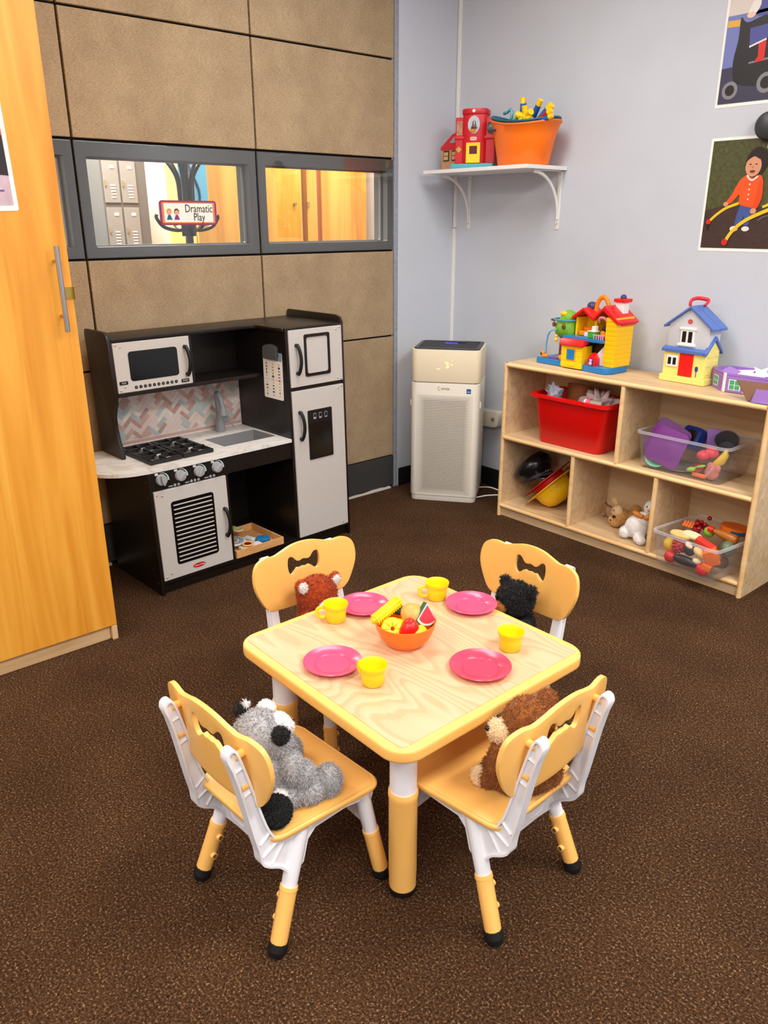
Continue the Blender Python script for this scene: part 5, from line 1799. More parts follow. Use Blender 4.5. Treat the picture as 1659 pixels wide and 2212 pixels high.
# ------------------------------------------------------------------ bright yellow play house on top of the bookshelf
TOPZ = 0.7486
ph1 = thing('toy_playhouse', 'yellow toy house with red roof and green tree on the bookshelf', 'toy house', (-2.304, 2.923, TOPZ), R_(-2.5))
mat('ph_blue', (30, 124, 190), 0.35); mat('ph_yellow', (255, 204, 10), 0.35); mat('ph_red', (230, 22, 24), 0.35); mat('ph_green', (120, 180, 40), 0.5, bump=.5, scale=120)
mat('ph_orange', (250, 140, 20), 0.4); mat('ph_purple', (150, 40, 150), 0.4); mat('ph_white', (240, 238, 236), 0.4); mat('ph_brown', (120, 56, 36), 0.5); mat('ph_navy', (60, 60, 110), 0.4); mat('ph_teal', (70, 150, 170), 0.4)
def P1(n, bm, m, sm=40, parent=None):
    return obj(n, bm, m, parent or ph1, sm)
def pb(n, x0, x1, y0, y1, z0, z1, m, bev=.002, parent=None):
    return simple_box(n, x0, x1, y0, y1, z0, z1, m, parent or ph1, bev)
bm = bmx(); prism(bm, spline([(0, .02), (.01, .0), (.20, .0), (.25, -.006), (.36, -.022), (.40, -.004), (.405, .06), (.395, .13), (.30, .145), (.02, .145), (.0, .12)], 4), .026, 'z', 0, .004); P1('base', bm, 'ph_blue')
# rear wall + tower
pb('rear_wall', .168, .355, .122, .134, .026, .235, 'ph_yellow')
pb('room_divider', .258, .270, .060, .122, .140, .220, 'ph_yellow')
pb('left_wall', .160, .170, .055, .134, .026, .215, 'ph_yellow')
tw_ = pb('side_tower', .352, .402, .015, .134, .026, .228, 'ph_yellow', .003)
for i in range(10):
    z = .044 + i * .019
    pb('siding_board', .351, .4035, .0135, .1345, z, z + .0165, 'ph_yellow', .0012, tw_)
# upper floor
bm = bmx(); prism(bm, rrect(.135, .353, -.004, .122, .010, 4), .014, 'z', .124, .003); P1('upper_floor', bm, 'ph_blue')
# double-peaked red roof
def roofprof(off):
    return [(.148, .205 + off), (.205, .246 + off), (.262, .207 + off), (.318, .262 + off), (.392, .208 + off), (.412, .200 + off)]
pts = roofprof(.014) + roofprof(0)[::-1]
bm = bmx(); prism(bm, pts, .105, 'y', .038, .002); rf = P1('roof', bm, 'ph_red')
bm = bmx(); prism(bm, [(.33, .258), (.40, .212), (.414, .206), (.418, .214), (.34, .274)], .14, 'y', .010, .002); P1('roof_slope', bm, 'ph_red', 40, rf)
bm = bmx(); tube(bm, [(.262 + .036 * math.cos(R_(a)), .10, .232 + .072 * math.sin(R_(a))) for a in range(0, 181, 12)], .0085, 8, flat=1.2); P1('carry_handle', bm, 'ph_orange', 180)
pb('chimney', .338, .378, .085, .125, .240, .292, 'ph_white', .003)
pb('chimney_cap', .330, .388, .078, .132, .290, .305, 'ph_red', .004)
bm = bmx(); ball(bm, (.360, .105, .309), .013, 3); P1('top_button', bm, 'ph_navy', 180)
bm = bmx(); ball(bm, (.205, .10, .262), (.022, .02, .02), 3); P1('roof_dome', bm, 'ph_navy', 180)
# little front cottage
ct = pb('cottage', .150, .262, -.016, .05, .004, .102, 'ph_yellow', .003)
for i in range(4):
    z = .010 + i * .0235
    pb('siding_board', .149, .263, -.0172, .05, z, z + .0215, 'ph_yellow', .0012, ct)
pb('window_frame', .178, .228, -.019, -.014, .036, .090, mat('ph_amber', (214, 160, 40), 0.4), .001, ct)
pb('window_pane', .183, .223, -.0205, -.015, .041, .085, 'ph_blue', .001, ct)
bm = bmx(); prism(bm, [(-.026, .100), (.058, .130), (.058, .136), (-.022, .128), (-.030, .106)], .128, 'x', .143, .001); P1('cottage_roof', bm, 'ph_red', 40, ct)
pb('cottage_drawer', .185, .222, -.020, -.014, .014, .024, 'ph_yellow', .002, ct)
# stairs, dark opening and dog house
pb('stair_opening', .262, .352, .060, .064, .030, .122, 'black_plastic', 0)
bm = bmx(); prism(bm, [(.266, .027), (.352, .120), (.352, .027)], .03, 'y', .025, .001); P1('stair_slope', bm, 'ph_white')
bm = bmx(); prism(bm, [(.288, .026), (.288, .058), (.308, .082), (.330, .058), (.330, .026)], .03, 'y', -.010, .002); dg_ = P1('dog_house', bm, 'ph_red')
bm = bmx(); prism(bm, [(.2975, .027), (.2975, .050), (.309, .062), (.3205, .050), (.3205, .027)], .002, 'y', -.0115, 0); P1('dog_doorway', bm, 'ph_navy', None, dg_)
bm = bmx(); ball(bm, (.309, -.014, .050), (.007, .004, .007), 2); ball(bm, (.309, -.015, .037), (.008, .005, .009), 2); P1('dog_figure', bm, mat('lilac', (196, 180, 230), 0.4), 180, dg_)
# tree with slide
bm = bmx(); cyl(bm, (.098, .068, .026), (.092, .068, .125), .026, .020, seg=14); tr = P1('tree_trunk', bm, 'ph_brown', 50)
pb('trunk_door', .106, .140, .030, .042, .030, .118, 'ph_purple', .006)
mobj('tree_crown', blobs([((.100, .070, .165), (.052, .05, .05)), ((.108, .07, .205), (.038, .036, .036)), ((.075, .066, .15), (.03, .035, .034)), ((.128, .066, .15), (.024, .03, .03))], .004, 4), 'ph_green', ph1, 180)
bm = bmx(); ball(bm, (.098, .046, .225), (.018, .014, .012), 3); P1('crown_patch', bm, 'ph_yellow', 180)
bm = bmx(); tube(bm, [(.098 + .058 * math.cos(R_(a)), .068 + .052 * math.sin(R_(a)), .198) for a in range(0, 360, 18)], .0045, 6, True); P1('tree_ring', bm, 'ph_teal', 180)
for x, y, z in ((.062, .026, .178), (.120, .022, .172)):
    bm = bmx(); ball(bm, (x, y, z), (.010, .006, .012), 3); P1('tree_hole', bm, 'ph_brown', 180)
pb('tree_beak', .038, .060, .03, .055, .190, .200, 'ph_brown', .003)
bm = bmx(); tube(bm, spline([(.084, .02, .155), (.060, .012, .150), (.042, .012, .125), (.034, .014, .08), (.032, .016, .045)], 5, False), .0062, 8, flat=.6); P1('slide', bm, mat('slide_blue', (120, 176, 210), 0.35), 180)
bm = bmx(); ball(bm, (.036, .008, .036), (.018, .010, .009), 2); ball(bm, (.026, .006, .048), .009, 2); ball(bm, (.018, .006, .047), (.006, .005, .004), 2); P1('pet_figure', bm, 'ph_orange', 180)
bm = bmx(); ball(bm, (.021, -.001, .045), (.004, .004, .008), 2); P1('pet_ear', bm, 'black_plastic', 180)
bm = bmx(); ball(bm, (.086, .018, .112), .009, 2); ball(bm, (.086, .018, .128), .007, 2); P1('bird_figure', bm, 'ph_yellow', 180)
bm = bmx(); ball(bm, (.135, .004, .040), (.018, .01, .012), 2); ball(bm, (.150, .0, .052), (.010, .008, .012), 2); P1('swing_seat', bm, 'ph_orange', 180)
pb('pond', .05, .10, .015, .05, .026, .030, 'ph_purple', .002)
# furniture upstairs
pb('sofa', .178, .222, .055, .10, .139, .158, 'ph_orange', .004)
pb('sofa_back', .178, .222, .09, .10, .158, .172, 'ph_orange', .004)
pb('bath_tub', .228, .252, .030, .07, .139, .158, 'ph_white', .004)
pb('kitchen_unit', .262, .300, .010, .04, .139, .166, mat('unit_green', (70, 170, 40), 0.4), .003)
pb('counter_top', .260, .302, .008, .042, .166, .170, 'ph_white', .001)
pb('toy_oven', .278, .298, .015, .035, .170, .190, 'ph_white', .002)
bm = bmx(); ball(bm, (.318, .05, .178), (.011, .010, .011), 2); P1('doll_hair', bm, 'black_plastic', 180)
bm = bmx(); ball(bm, (.318, .042, .158), (.014, .010, .014), 2); ball(bm, (.332, .03, .154), (.014, .006, .006), 2); P1('doll_body', bm, 'ph_orange', 180)
pb('bed', .305, .345, .010, .05, .139, .150, mat('bed_pink', (210, 50, 100), 0.4), .003)
pb('window_panel', .325, .353, .116, .121, .150, .215, 'ph_navy', 0)
bm = bmx()
for x in (.306, .318, .330, .342, .352):
    cyl(bm, (x, -.002, .138), (x, -.002, .156), .0022, seg=6)
box(bm, .300, .356, -.004, .0, .155, .159)
P1('balcony_rail', bm, 'lilac', 40)
bm = bmx(); tube(bm, spline([(.290, .05, .205), (.296, .04, .220), (.312, .036, .226), (.330, .036, .222), (.342, .04, .206)], 4, False), .006, 8); P1('curtain', bm, mat('curtain_pink', (244, 150, 160), 0.5), 180)

# ------------------------------------------------------------------ grey, yellow and blue folding house
h2 = thing('toy_folding_house', 'toy house with yellow base, grey upper floor and blue roof', 'toy house', (-1.705, 2.978, TOPZ), R_(-2.5))
mat('h2_yellow', (246, 232, 130), 0.4); mat('h2_grey', (206, 208, 214), 0.4); mat('h2_blue', (84, 116, 190), 0.4); mat('h2_white', (244, 244, 244), 0.4)
def q2(n, x0, x1, y0, y1, z0, z1, m, bev=.002, parent=None):
    return simple_box(n, x0, x1, y0, y1, z0, z1, m, parent or h2, bev)
q2('plinth', -.006, .194, -.008, .100, 0, .026, 'h2_yellow', .003)
lw_ = q2('lower_storey', .002, .186, .0, .095, .026, .130, 'h2_yellow', .003)
bm = bmx(); prism(bm, [(0.0, .128), (.0475, .172), (.095, .128)], .012, 'x', .174, .001); obj('side_gable', bm, 'h2_yellow', h2)
for i in range(3):
    for j in range(2):
        q2('stone', .1855, .189, .012 + j * .05, .034 + j * .05, .040 + i * .034, .060 + i * .034, 'h2_yellow', .0015, lw_)
bm = bmx(); prism(bm, [(-.010, .118), (-.010, .130), (.010, .140), (.010, .128)], .196, 'x', -.006, .001); obj('eave_band', bm, 'h2_blue', h2, 40)
bm = bmx(); prism(bm, [(-.012, .116), (.0475, .176), (.107, .116), (.107, .128), (.0475, .190), (-.012, .128)], .016, 'x', .178, .001); obj('side_roof', bm, 'h2_blue', h2, 40)
bm = bmx(); prism(bm, [(.006, .130), (.184, .130), (.184, .225), (.095, .292), (.006, .225)], .082, 'y', .008, .003); up_ = obj('upper_storey', bm, 'h2_grey', h2, 40)
for s in (-1, 1):
    for y0, y1 in ((-.004, .046), (.049, .10)):
        bm = bmx(); prism(bm, [(.095, .292), (.095 + s * .108, .211), (.095 + s * .108, .220), (.095, .301)], y1 - y0, 'y', y0, .001); obj('roof_panel', bm, 'h2_blue', h2, 40)
bm = bmx(); tube(bm, spline([(.078, .02, .298), (.078, .022, .318), (.082, .05, .326), (.100, .075, .324), (.122, .075, .318), (.120, .055, .300)], 6, False), .0075, 8, flat=.7); obj('carry_handle', bm, mat('h2_red', (226, 44, 60), 0.35), h2, 180)
def win(x0, x1, z0, z1, y):
    f = q2('window_frame', x0, x1, y - .005, y, z0, z1, 'h2_white', .0015)
    w_ = (x1 - x0)
    q2('window_pane', x0 + w_ * .14, x0 + w_ * .42, y - .0058, y - .002, z0 + .008, z1 - .008, 'black_plastic', 0, f)
    q2('window_pane', x0 + w_ * .58, x0 + w_ * .86, y - .0058, y - .002, z0 + .008, z1 - .008, 'black_plastic', 0, f)
    return f
win(.062, .122, .152, .210, .008)
q2('window_lintel', .056, .128, .000, .008, .208, .217, 'h2_white', .0015)
q2('window_sill', .054, .130, .000, .008, .145, .154, 'h2_white', .0015)
win(.018, .068, .060, .104, .0)
q2('front_door', .074, .134, -.004, .001, .028, .116, mat('door_red', (236, 18, 16), 0.4), .001)
bm = bmx(); prism(bm, rrect(.146, .158, .052, .072, .005, 3), -.003, 'y', .0005); prism(bm, rrect(.151, .153, .030, .052, .0008, 2), -.003, 'y', .0005); obj('mail_box', bm, mat('mail_blue', (40, 70, 140), 0.4), h2)
bm = bmx(); prism(bm, [(.095 + .011 * math.cos(t * PI / 8), .240 + .010 * math.sin(t * PI / 8)) for t in range(16)], -.001, 'y', .0085); obj('round_sticker', bm, mat('sticker_red', (210, 90, 80), 0.5), h2)
# ------------------------------------------------------------------ purple cardboard house box
pbx = thing('purple_house_box', 'open purple cardboard dollhouse box with printed windows', 'box', (-1.417, 2.932, TOPZ), R_(2))
mat('card_purple', (160, 120, 200), 0.6); mat('card_white', (240, 236, 236), 0.6); mat('card_line', (112, 76, 160), 0.6); mat('card_brown', (120, 84, 60), 0.7)
bm = bmx()
LV = Vector((-.100, .088, 0))
wl_ = []
def wallq(p, q, h=.072, th=.004, m='card_purple', name='box_wall', parent=pbx):
    p, q = Vector((*p, 0)), Vector((*q, 0))
    d = (q - p).normalized()
    n = Vector((d.y, -d.x, 0)) * th
    bm = bmx()
    a = [p, q, q - n, p - n]
    loft(bm, [[tuple(v) for v in a], [tuple(v + Vector((0, 0, h))) for v in a]], True, True)
    o = obj(name, bm, m, parent)
    return o, d, Vector((d.y, -d.x, 0))
f, d, n = wallq((0, 0), (.215, .0))
f2, d2, n2 = wallq((-.092, .092), (0, 0))
wallq((.215, 0), (.215, .17))
wallq((.215, .17), (-.05, .17))
wallq((-.05, .17), (-.092, .092))
simple_box('box_floor', .0, .21, .0, .165, 0, .003, 'card_purple', pbx)
def decal(face, p, d, n, u0, u1, z0, z1, m, off, name):
    bm = bmx()
    p = Vector((*p, 0))
    v = [p + d * u + n * off + Vector((0, 0, z)) for u, z in ((u0, z0), (u1, z0), (u1, z1), (u0, z1))]
    w_ = [x - n * (off * .9) for x in v]
    loft(bm, [[tuple(x) for x in w_], [tuple(x) for x in v]], True, True)
    return obj(name, bm, m, face)
for i in range(5):
    decal(f, (0, 0), d, n, .006, .215, .013 + i * .0125, .0138 + i * .0125, 'card_line', .0006, 'printed_line')
    decal(f2, (-.092, .092), d2, n2, 0, .126, .013 + i * .0125, .0138 + i * .0125, 'card_line', .0006, 'printed_line')
decal(f, (0, 0), d, n, .0, .008, .0, .072, 'card_white', .001, 'corner_strip')
decal(f2, (-.092, .092), d2, n2, .122, .130, .0, .072, 'card_white', .001, 'corner_strip')
for (fa, p, dd, nn, us) in ((f, (0, 0), d, n, (.020, .125)), (f2, (-.092, .092), d2, n2, (.03,))):
    for u in us:
        decal(fa, p, dd, nn, u, u + .046, .010, .050, 'card_white', .0012, 'printed_window')
        for a, b_ in ((0, 0), (1, 0), (0, 1), (1, 1)):
            decal(fa, p, dd, nn, u + .004 + a * .0205, u + .0215 + a * .0205, .013 + b_ * .018, .029 + b_ * .018, mat('pane_green', (70, 170, 120), 0.5), .0018, 'printed_pane')
decal(f, (0, 0), d, n, .075, .100, .002, .048, mat('print_stone', (200, 190, 190), 0.6), .0012, 'printed_bush')
st = thing('paper_star', 'white paper star pieces lying in the purple box', 'paper', (-1.330, 3.0, TOPZ + .058), 0, 'paper pieces in the purple box')
bm = bmx(); prism(bm, [((.042 if i % 2 == 0 else .02) * math.cos(i * PI / 5), (.042 if i % 2 == 0 else .02) * math.sin(i * PI / 5)) for i in range(10)], .003, 'z', 0); o = obj('star_card', bm, 'card_white', st); o.rotation_euler = (R_(35), R_(10), .3); o.location = (.02, 0, .014)
st2 = thing('folded_card', 'folded white and lilac card inside the purple box', 'paper', (-1.40, 3.01, TOPZ + .05), 0, 'paper pieces in the purple box')
bm = bmx(); box(bm, -.045, .045, -.03, .03, 0, .003); o = obj('card_sheet', bm, 'card_white', st2); o.rotation_euler = (R_(20), R_(-6), .2); o.location = (.03, 0, .012)
bm = bmx(); box(bm, -.03, .03, -.02, .02, 0, .003); o = obj('card_sheet', bm, 'card_purple', st2); o.rotation_euler = (R_(25), R_(12), -.3); o.location = (-.03, .0, .014)
bm = bmx(); box(bm, -.012, .012, -.012, .012, 0, .003); o = obj('card_patch', bm, mat('deep_blue', (40, 60, 130), 0.5), st2); o.rotation_euler = (R_(30), R_(0), .5); o.location = (.075, -.01, .02)
fl_ = thing('purple_roof_flap', 'purple cardboard flap with brown underside leaning on the box', 'cardboard', (-1.325, 2.868, TOPZ))
bm = bmx()
P0 = [(-.012, -.002, .062), (.055, -.04, .002), (.30, -.03, .002), (.26, .03, .062)]
U = Vector((.0, .0, .0045))
loft(bm, [P0, [tuple(Vector(p) + Vector((.002, -.003, .003))) for p in P0]], True, True)
obj('flap_board', bm, 'card_brown', fl_)
P1_ = [(-.014, .0015, .062), (.053, -.0365, .002), (.298, -.0265, .002), (.258, .0335, .062)]
bm = bmx()
loft(bm, [P1_, [tuple(Vector(p) + Vector((.001, -.0015, .0015))) for p in P1_]], True, True)
obj('flap_lining', bm, 'card_purple', fl_)
bm = bmx()
P2_ = [(.075, -.052, .002), (.085, -.045, .050), (.30, -.035, .050), (.30, -.045, .002)]
loft(bm, [P2_, [tuple(Vector(p) + Vector((0, -.003, .001))) for p in P2_]], True, True)
obj('flap_side', bm, 'card_purple', fl_)

# ------------------------------------------------------------------ wall shelf with toys
ws = thing('wall_shelf', 'white wall shelf on two curved brackets in the corner', 'shelf', (-3.01, YB, 1.574))
simple_box('shelf_board', 0.0, 0.64, -0.28, -0.0003, 0, 0.016, 'white_plastic', ws, 0.0015)
for bx in (0.048, 0.607):
    bm = bmx()
    box(bm, bx - .011, bx + .011, -.0035, -.0003, -.250, -.001, .001)
    box(bm, bx - .008, bx + .008, -.200, -.0035, -.0045, -.0005, .001)
    pts = [(-.004 - .19 * (1 - math.cos(R_(a))) * 1.0, -.205 + .198 * math.sin(R_(a))) for a in range(0, 91, 9)]
    up1 = [(bx, y, z) for y, z in pts]
    tube(bm, up1, .0075, 8, flat=.8)
    bk_ = obj('shelf_bracket', bm, 'white_gloss', ws, 40)
    for z in (-.015, -.225):
        bm = bmx(); cyl(bm, (bx, -.0035, z), (bx, -.0055, z), .0035, seg=8); obj('bracket_screw', bm, 'steel', bk_)
SHZ = 1.5903
sc = thing('toy_schoolhouse', 'red toy schoolhouse with bell and yellow door on wall shelf', 'toy house', (-2.862, 2.883, SHZ), R_(31.7))
mat('sc_red', (204, 20, 36), 0.4); mat('sc_teal', (70, 170, 184), 0.4); mat('sc_yellow', (252, 214, 20), 0.4)
def S1(n, x0, x1, y0, y1, z0, z1, m, bev=.002, parent=None):
    return simple_box(n, x0, x1, y0, y1, z0, z1, m, parent or sc, bev)
bm = bmx(); prism(bm, rrect(0, .205, -.005, .10, .008, 4), .024, 'z', 0, .003); obj('base', bm, 'sc_teal', sc, 40)
bm = bmx()
fo_ = [(.052 + .001 * i, 0) for i in (0,)]
arc = [(.108 + .056 * math.cos(R_(a)), .022 - .022 * math.sin(R_(a))) for a in range(0, 181, 15)]
prism(bm, arc + [(.052, .09), (.164, .09)], .232, 'z', .024, .002)
tw2 = obj('bell_tower', bm, 'sc_red', sc, 40)
bm = bmx(); prism(bm, [(.108 + .060 * math.cos(R_(a)), .020 - .026 * math.sin(R_(a))) for a in range(0, 181, 15)] + [(.048, .09), (.168, .09)], .022, 'z', .232, .004); obj('tower_cornice', bm, 'sc_red', sc, 40)
S1('left_wing', .018, .056, .018, .09, .024, .222, 'sc_red', .004)
S1('right_wing', .160, .205, .020, .10, .024, .218, 'sc_red', .004)
S1('wing_ledge', .014, .210, .012, .10, .128, .142, 'sc_red', .004)
bm = bmx(); prism(bm, [(.108 + .028 * math.cos(t * PI / 12), .188 + .037 * math.sin(t * PI / 12)) for t in range(24)], -.004, 'y', .002); obj('bell_opening', bm, mat('pale_sky', (190, 196, 214), 0.4), sc)
bm = bmx(); lathe(bm, [(0, .204), (.005, .203), (.008, .196), (.010, .184), (.016, .175), (.0, .174)], (.110, -.004, 0), 20); obj('bell', bm, mat('bell_metal', (150, 140, 130), 0.25, metal=.8), sc, 50)
bm = bmx(); ball(bm, (.104, -.002, .164), (.016, .004, .010), 2); obj('bell_floor', bm, mat('amber', (220, 150, 50), 0.4), sc, 180)
bm = bmx(); cyl(bm, (.108, -.004, .244), (.108, -.010, .244), .007, seg=14); obj('clock_disc', bm, 'ph_white', sc)
bm = bmx(); prism(bm, rrect(.092, .124, .122, .137, .007, 4), -.002, 'y', .0005); obj('brand_plate', bm, mat('plate_pink', (240, 200, 204), 0.4), sc)
o = mobj('brand_lettering', text_mesh('little tikes', .0062, .0003), mat('logo_rose', (210, 60, 80), 0.5), sc); o.rotation_euler = (PI / 2, 0, 0); o.location = (.108, -.002, .1295)
dr = S1('front_door', .076, .142, -.010, .004, .026, .112, 'sc_yellow', .002)
S1('door_window', .092, .128, -.0115, -.008, .064, .098, mat('door_dark', (90, 10, 20), 0.5), .001, dr)
for x0, x1 in ((.024, .050),):
    S1('photo_window', x0, x1, .0165, .020, .146, .205, mat('sepia', (170, 130, 100), 0.5, vary=.4, scale=90), .001)
bm = bmx(); prism(bm, rrect(.168, .200, .150, .200, .014, 5), -.004, 'y', .021); obj('globe_window', bm, 'black_plastic', sc)
bm = bmx(); ball(bm, (.184, .016, .176), .015, 3); obj('globe', bm, mat('globe_blue', (80, 150, 170), 0.4, vary=.5, scale=60), sc, 180)
bm = bmx(); prism(bm, [(.036, .070), (.050, .085), (.036, .100), (.022, .085)], -.003, 'y', .018, .001); obj('road_sign', bm, mat('sign_olive', (190, 170, 50), 0.4), sc)
bn = thing('toy_barn', 'small tan toy barn with red roof beside the schoolhouse', 'toy house', (-3.003, 2.965, SHZ), 0)
simple_box('barn_wall', 0, .115, 0, .10, 0, .096, mat('barn_tan', (190, 140, 96), 0.5), bn, .002)
bm = bmx(); prism(bm, [(-.004, .094), (-.004, .106), (.070, .158), (.092, .165), (.119, .106), (.119, .094)], .108, 'y', -.004, .002); obj('barn_roof', bm, 'sc_red', bn, 40)
bm = bmx(); prism(bm, [(.058, .122), (.088, .150), (.098, .122)], .004, 'y', -.0065, 0); obj('roof_gap', bm, mat('barn_grey', (150, 150, 160), 0.5), bn)
for x0 in (.016, .072):
    f = simple_box('barn_window', x0, x0 + .036, -.003, .001, .044, .090, 'black_plastic', bn, 0)
    for i in range(2):
        for j in range(2):
            simple_box('window_pane', x0 + .004 + i * .015, x0 + .017 + i * .015, -.0042, -.002, .049 + j * .019, .065 + j * .019, mat('pane_tan', (206, 166, 120), 0.5), f, 0)
# two nested oval tubs
def oval_tub(name, label, loc, m, scale, hz, rot):
    o = thing(name, label, 'basket', loc, rot, 'nested oval tubs on the wall shelf')
    bm = bmx()
    n = 48
    def ring(rx, ry, z, wave):
        return [(rx * math.cos(2 * PI * k / n), ry * math.sin(2 * PI * k / n), z + wave * math.cos(4 * PI * k / n) - wave * 1.1 * math.cos(2 * PI * k / n)) for k in range(n)]
    s = scale
    loft(bm, [ring(.118 * s, .075 * s, 0, 0), ring(.126 * s, .080 * s, .004, 0), ring(.150 * s, .097 * s, hz * .66, .004), ring(.1515 * s, .098 * s, hz * .68, .004), ring(.1525 * s, .0985 * s, hz * .70, .004), ring(.172 * s, .110 * s, hz, .012),
              ring(.177 * s, .114 * s, hz + .002, .012), ring(.177 * s, .114 * s, hz + .008, .012), ring(.170 * s, .108 * s, hz + .008, .012), ring(.147 * s, .093 * s, hz * .66, .004), ring(.120 * s, .075 * s, .008, 0)], True, False)
    last = [v for v in bm.verts][-n:]
    bm.faces.new(last)
    obj('tub_shell', bm, m, o, 50)
    return o
tubO = oval_tub('oval_tub', 'orange oval tub holding a teal tub on the wall shelf', (-2.505, 2.985, SHZ), 'orange_plastic', 1.0, .172, R_(4))
bm = bmx()
a0 = [R_(a) for a in range(212, 238, 3)]
tube(bm, [(.174 * math.cos(a), .113 * math.sin(a), .150 + .006 * math.cos(2 * a)) for a in a0], .0105, 8, flat=.5)
obj('hand_slot', bm, mat('slot_teal', (30, 70, 90), 0.5), tubO, 180)
oval_tub('oval_tub', 'teal oval tub nested inside the orange tub', (-2.505, 2.985, SHZ + .014), mat('tub_teal', (20, 100, 130), 0.35), .975, .170, R_(4))
# play pieces in the tub
GT = 'tube toys in the nested tubs'
def tube_toy(label, p0, p1, body, cap, r=.0125):
    p0, p1 = Vector(p0), Vector(p1)
    o = thing('tube_toy', label, 'toy', p0, 0, GT)
    d = p1 - p0
    bm = bmx(); cyl(bm, (0, 0, 0), d * .78, r, seg=16); obj('tube_body', bm, body, o, 50)
    bm = bmx(); cyl(bm, d * .76, d, r * .92, seg=16); obj('tube_cap', bm, cap, o, 50)
mat('tt_blue', (30, 90, 170), 0.35); mat('tt_yellow', (250, 210, 20), 0.35); mat('tt_red', (170, 24, 30), 0.35)
tube_toy('upright blue tube toy with yellow cap', (-2.520, 2.985, 1.755), (-2.520, 2.980, 1.868), 'tt_blue', 'tt_yellow')
tube_toy('blue tube toy leaning right behind the yellow connector', (-2.490, 3.0, 1.760), (-2.425, 2.985, 1.850), 'tt_blue', 'tt_yellow')
tube_toy('thick blue tube toy leaning far right in the tub', (-2.435, 2.965, 1.745), (-2.348, 2.965, 1.822), 'tt_blue', 'tt_yellow', .016)
tube_toy('red tube toy under the thick blue one', (-2.420, 2.945, 1.752), (-2.336, 2.95, 1.800), 'tt_red', 'tt_yellow', .012)
tube_toy('short blue tube toy lowest at the right rim', (-2.405, 2.93, 1.752), (-2.325, 2.945, 1.778), 'tt_blue', 'tt_yellow', .011)
tube_toy('slim red tube toy standing behind the upright blue tube', (-2.530, 3.010, 1.75), (-2.536, 3.012, 1.852), 'tt_red', 'tt_red', .008)
cn = thing('tube_connector', 'yellow star shaped connector piece in the tub', 'toy', (-2.475, 2.952, 1.785), 0, GT)
bm = bmx()
ball(bm, (0, 0, 0), (.024, .02, .02), 2)
for a, z in ((20, .3), (90, .9), (165, .2), (215, -.2), (300, -.1), (345, -.5)):
    dd = Vector((math.cos(R_(a)), -.35, math.sin(R_(a)) + z * .2)).normalized()
    cyl(bm, (0, 0, 0), dd * .045, .013, .014, seg=12)
obj('connector_body', bm, 'tt_yellow', cn, 50)
tg = thing('toy_claw', 'translucent teal toy claw at the left of the tub', 'toy', (-2.605, 2.99, 1.785), 0, GT)
bm = bmx(); tube(bm, [(-.03, 0, .03), (-.01, 0, .034), (.006, 0, .045), (.018, 0, .035), (.016, 0, .01), (.0, 0, -.01)], .007, 8); obj('claw_arm', bm, mat('claw_teal', (90, 180, 190), 0.25), tg, 180)
gb = thing('toy_ball', 'green toy ball under the yellow connector', 'toy', (-2.525, 2.945, 1.768), 0, GT)
bm = bmx(); ball(bm, (0, 0, 0), .017, 3); obj('ball_skin', bm, mat('ball_green', (30, 150, 110), 0.4), gb, 180)

# ------------------------------------------------------------------ photographs on the blue wall
def wsheet(parent, name, pts, m, off):
    bm = bmx()
    prism(bm, pts, -0.0005, 'y', -off)
    return obj(name, bm, m, parent)
def ell(cx, cz, rx, rz_, n=16, rot=0):
    return [(cx + rx * math.cos(t * 2 * PI / n) * math.cos(rot) - rz_ * math.sin(t * 2 * PI / n) * math.sin(rot), cz + rx * math.cos(t * 2 * PI / n) * math.sin(rot) + rz_ * math.sin(t * 2 * PI / n) * math.cos(rot)) for t in range(n)]
def band(pts, w_):
    up_, dn = [], []
    for i, (x, z) in enumerate(pts):
        a = pts[max(i - 1, 0)]
        b_ = pts[min(i + 1, len(pts) - 1)]
        dx, dz = b_[0] - a[0], b_[1] - a[1]
        l = math.hypot(dx, dz)
        up_.append((x - dz / l * w_ / 2, z + dx / l * w_ / 2))
        dn.append((x + dz / l * w_ / 2, z - dx / l * w_ / 2))
    return up_ + dn[::-1]
# lower photo: child in an orange cardigan holding a yellow walker
p2 = thing('wall_photo', 'photo of a child in orange cardigan with yellow walker', 'photo', (-1.698, YB - .0005, 1.249))
mat('pr_grass', (74, 76, 40), 0.5, vary=.35, scale=70); mat('pr_ground', (62, 44, 40), 0.5, vary=.2, scale=60); mat('pr_orange', (240, 84, 24), 0.5); mat('pr_jean', (62, 84, 150), 0.5); mat('pr_yellow', (240, 196, 30), 0.5)
mat('pr_red', (214, 30, 30), 0.5); mat('pr_hair', (28, 20, 20), 0.5); mat('pr_skin', (214, 150, 116), 0.5); mat('pr_white', (232, 226, 220), 0.5); mat('pr_grey', (130, 130, 134), 0.5); mat('pr_mouth', (120, 50, 44), 0.5); mat('pr_black', (26, 24, 28), 0.5)
wsheet(p2, 'photo_paper', rrect(0, .290, 0, .407, .004, 3), 'paper_white', .0)
wsheet(p2, 'photo_background', [(.010, .012), (.280, .012), (.280, .397), (.010, .397)], 'pr_grass', .0006)
wsheet(p2, 'photo_background', [(.010, .012), (.280, .012), (.280, .150), (.20, .165), (.10, .170), (.010, .150)], 'pr_ground', .0011)
lay = .0016
def pp_(n, pts, m, l=1):
    return wsheet(p2, n, pts, m, lay + l * .0004)
pp_('printed_walker', band(spline([(.035, .112), (.060, .135), (.095, .158), (.135, .172), (.150, .178)], 4, False), .010), 'pr_yellow', 1)
pp_('printed_walker', band(spline([(.275, .190), (.255, .168), (.235, .160)], 4, False), .009), 'pr_yellow', 1)
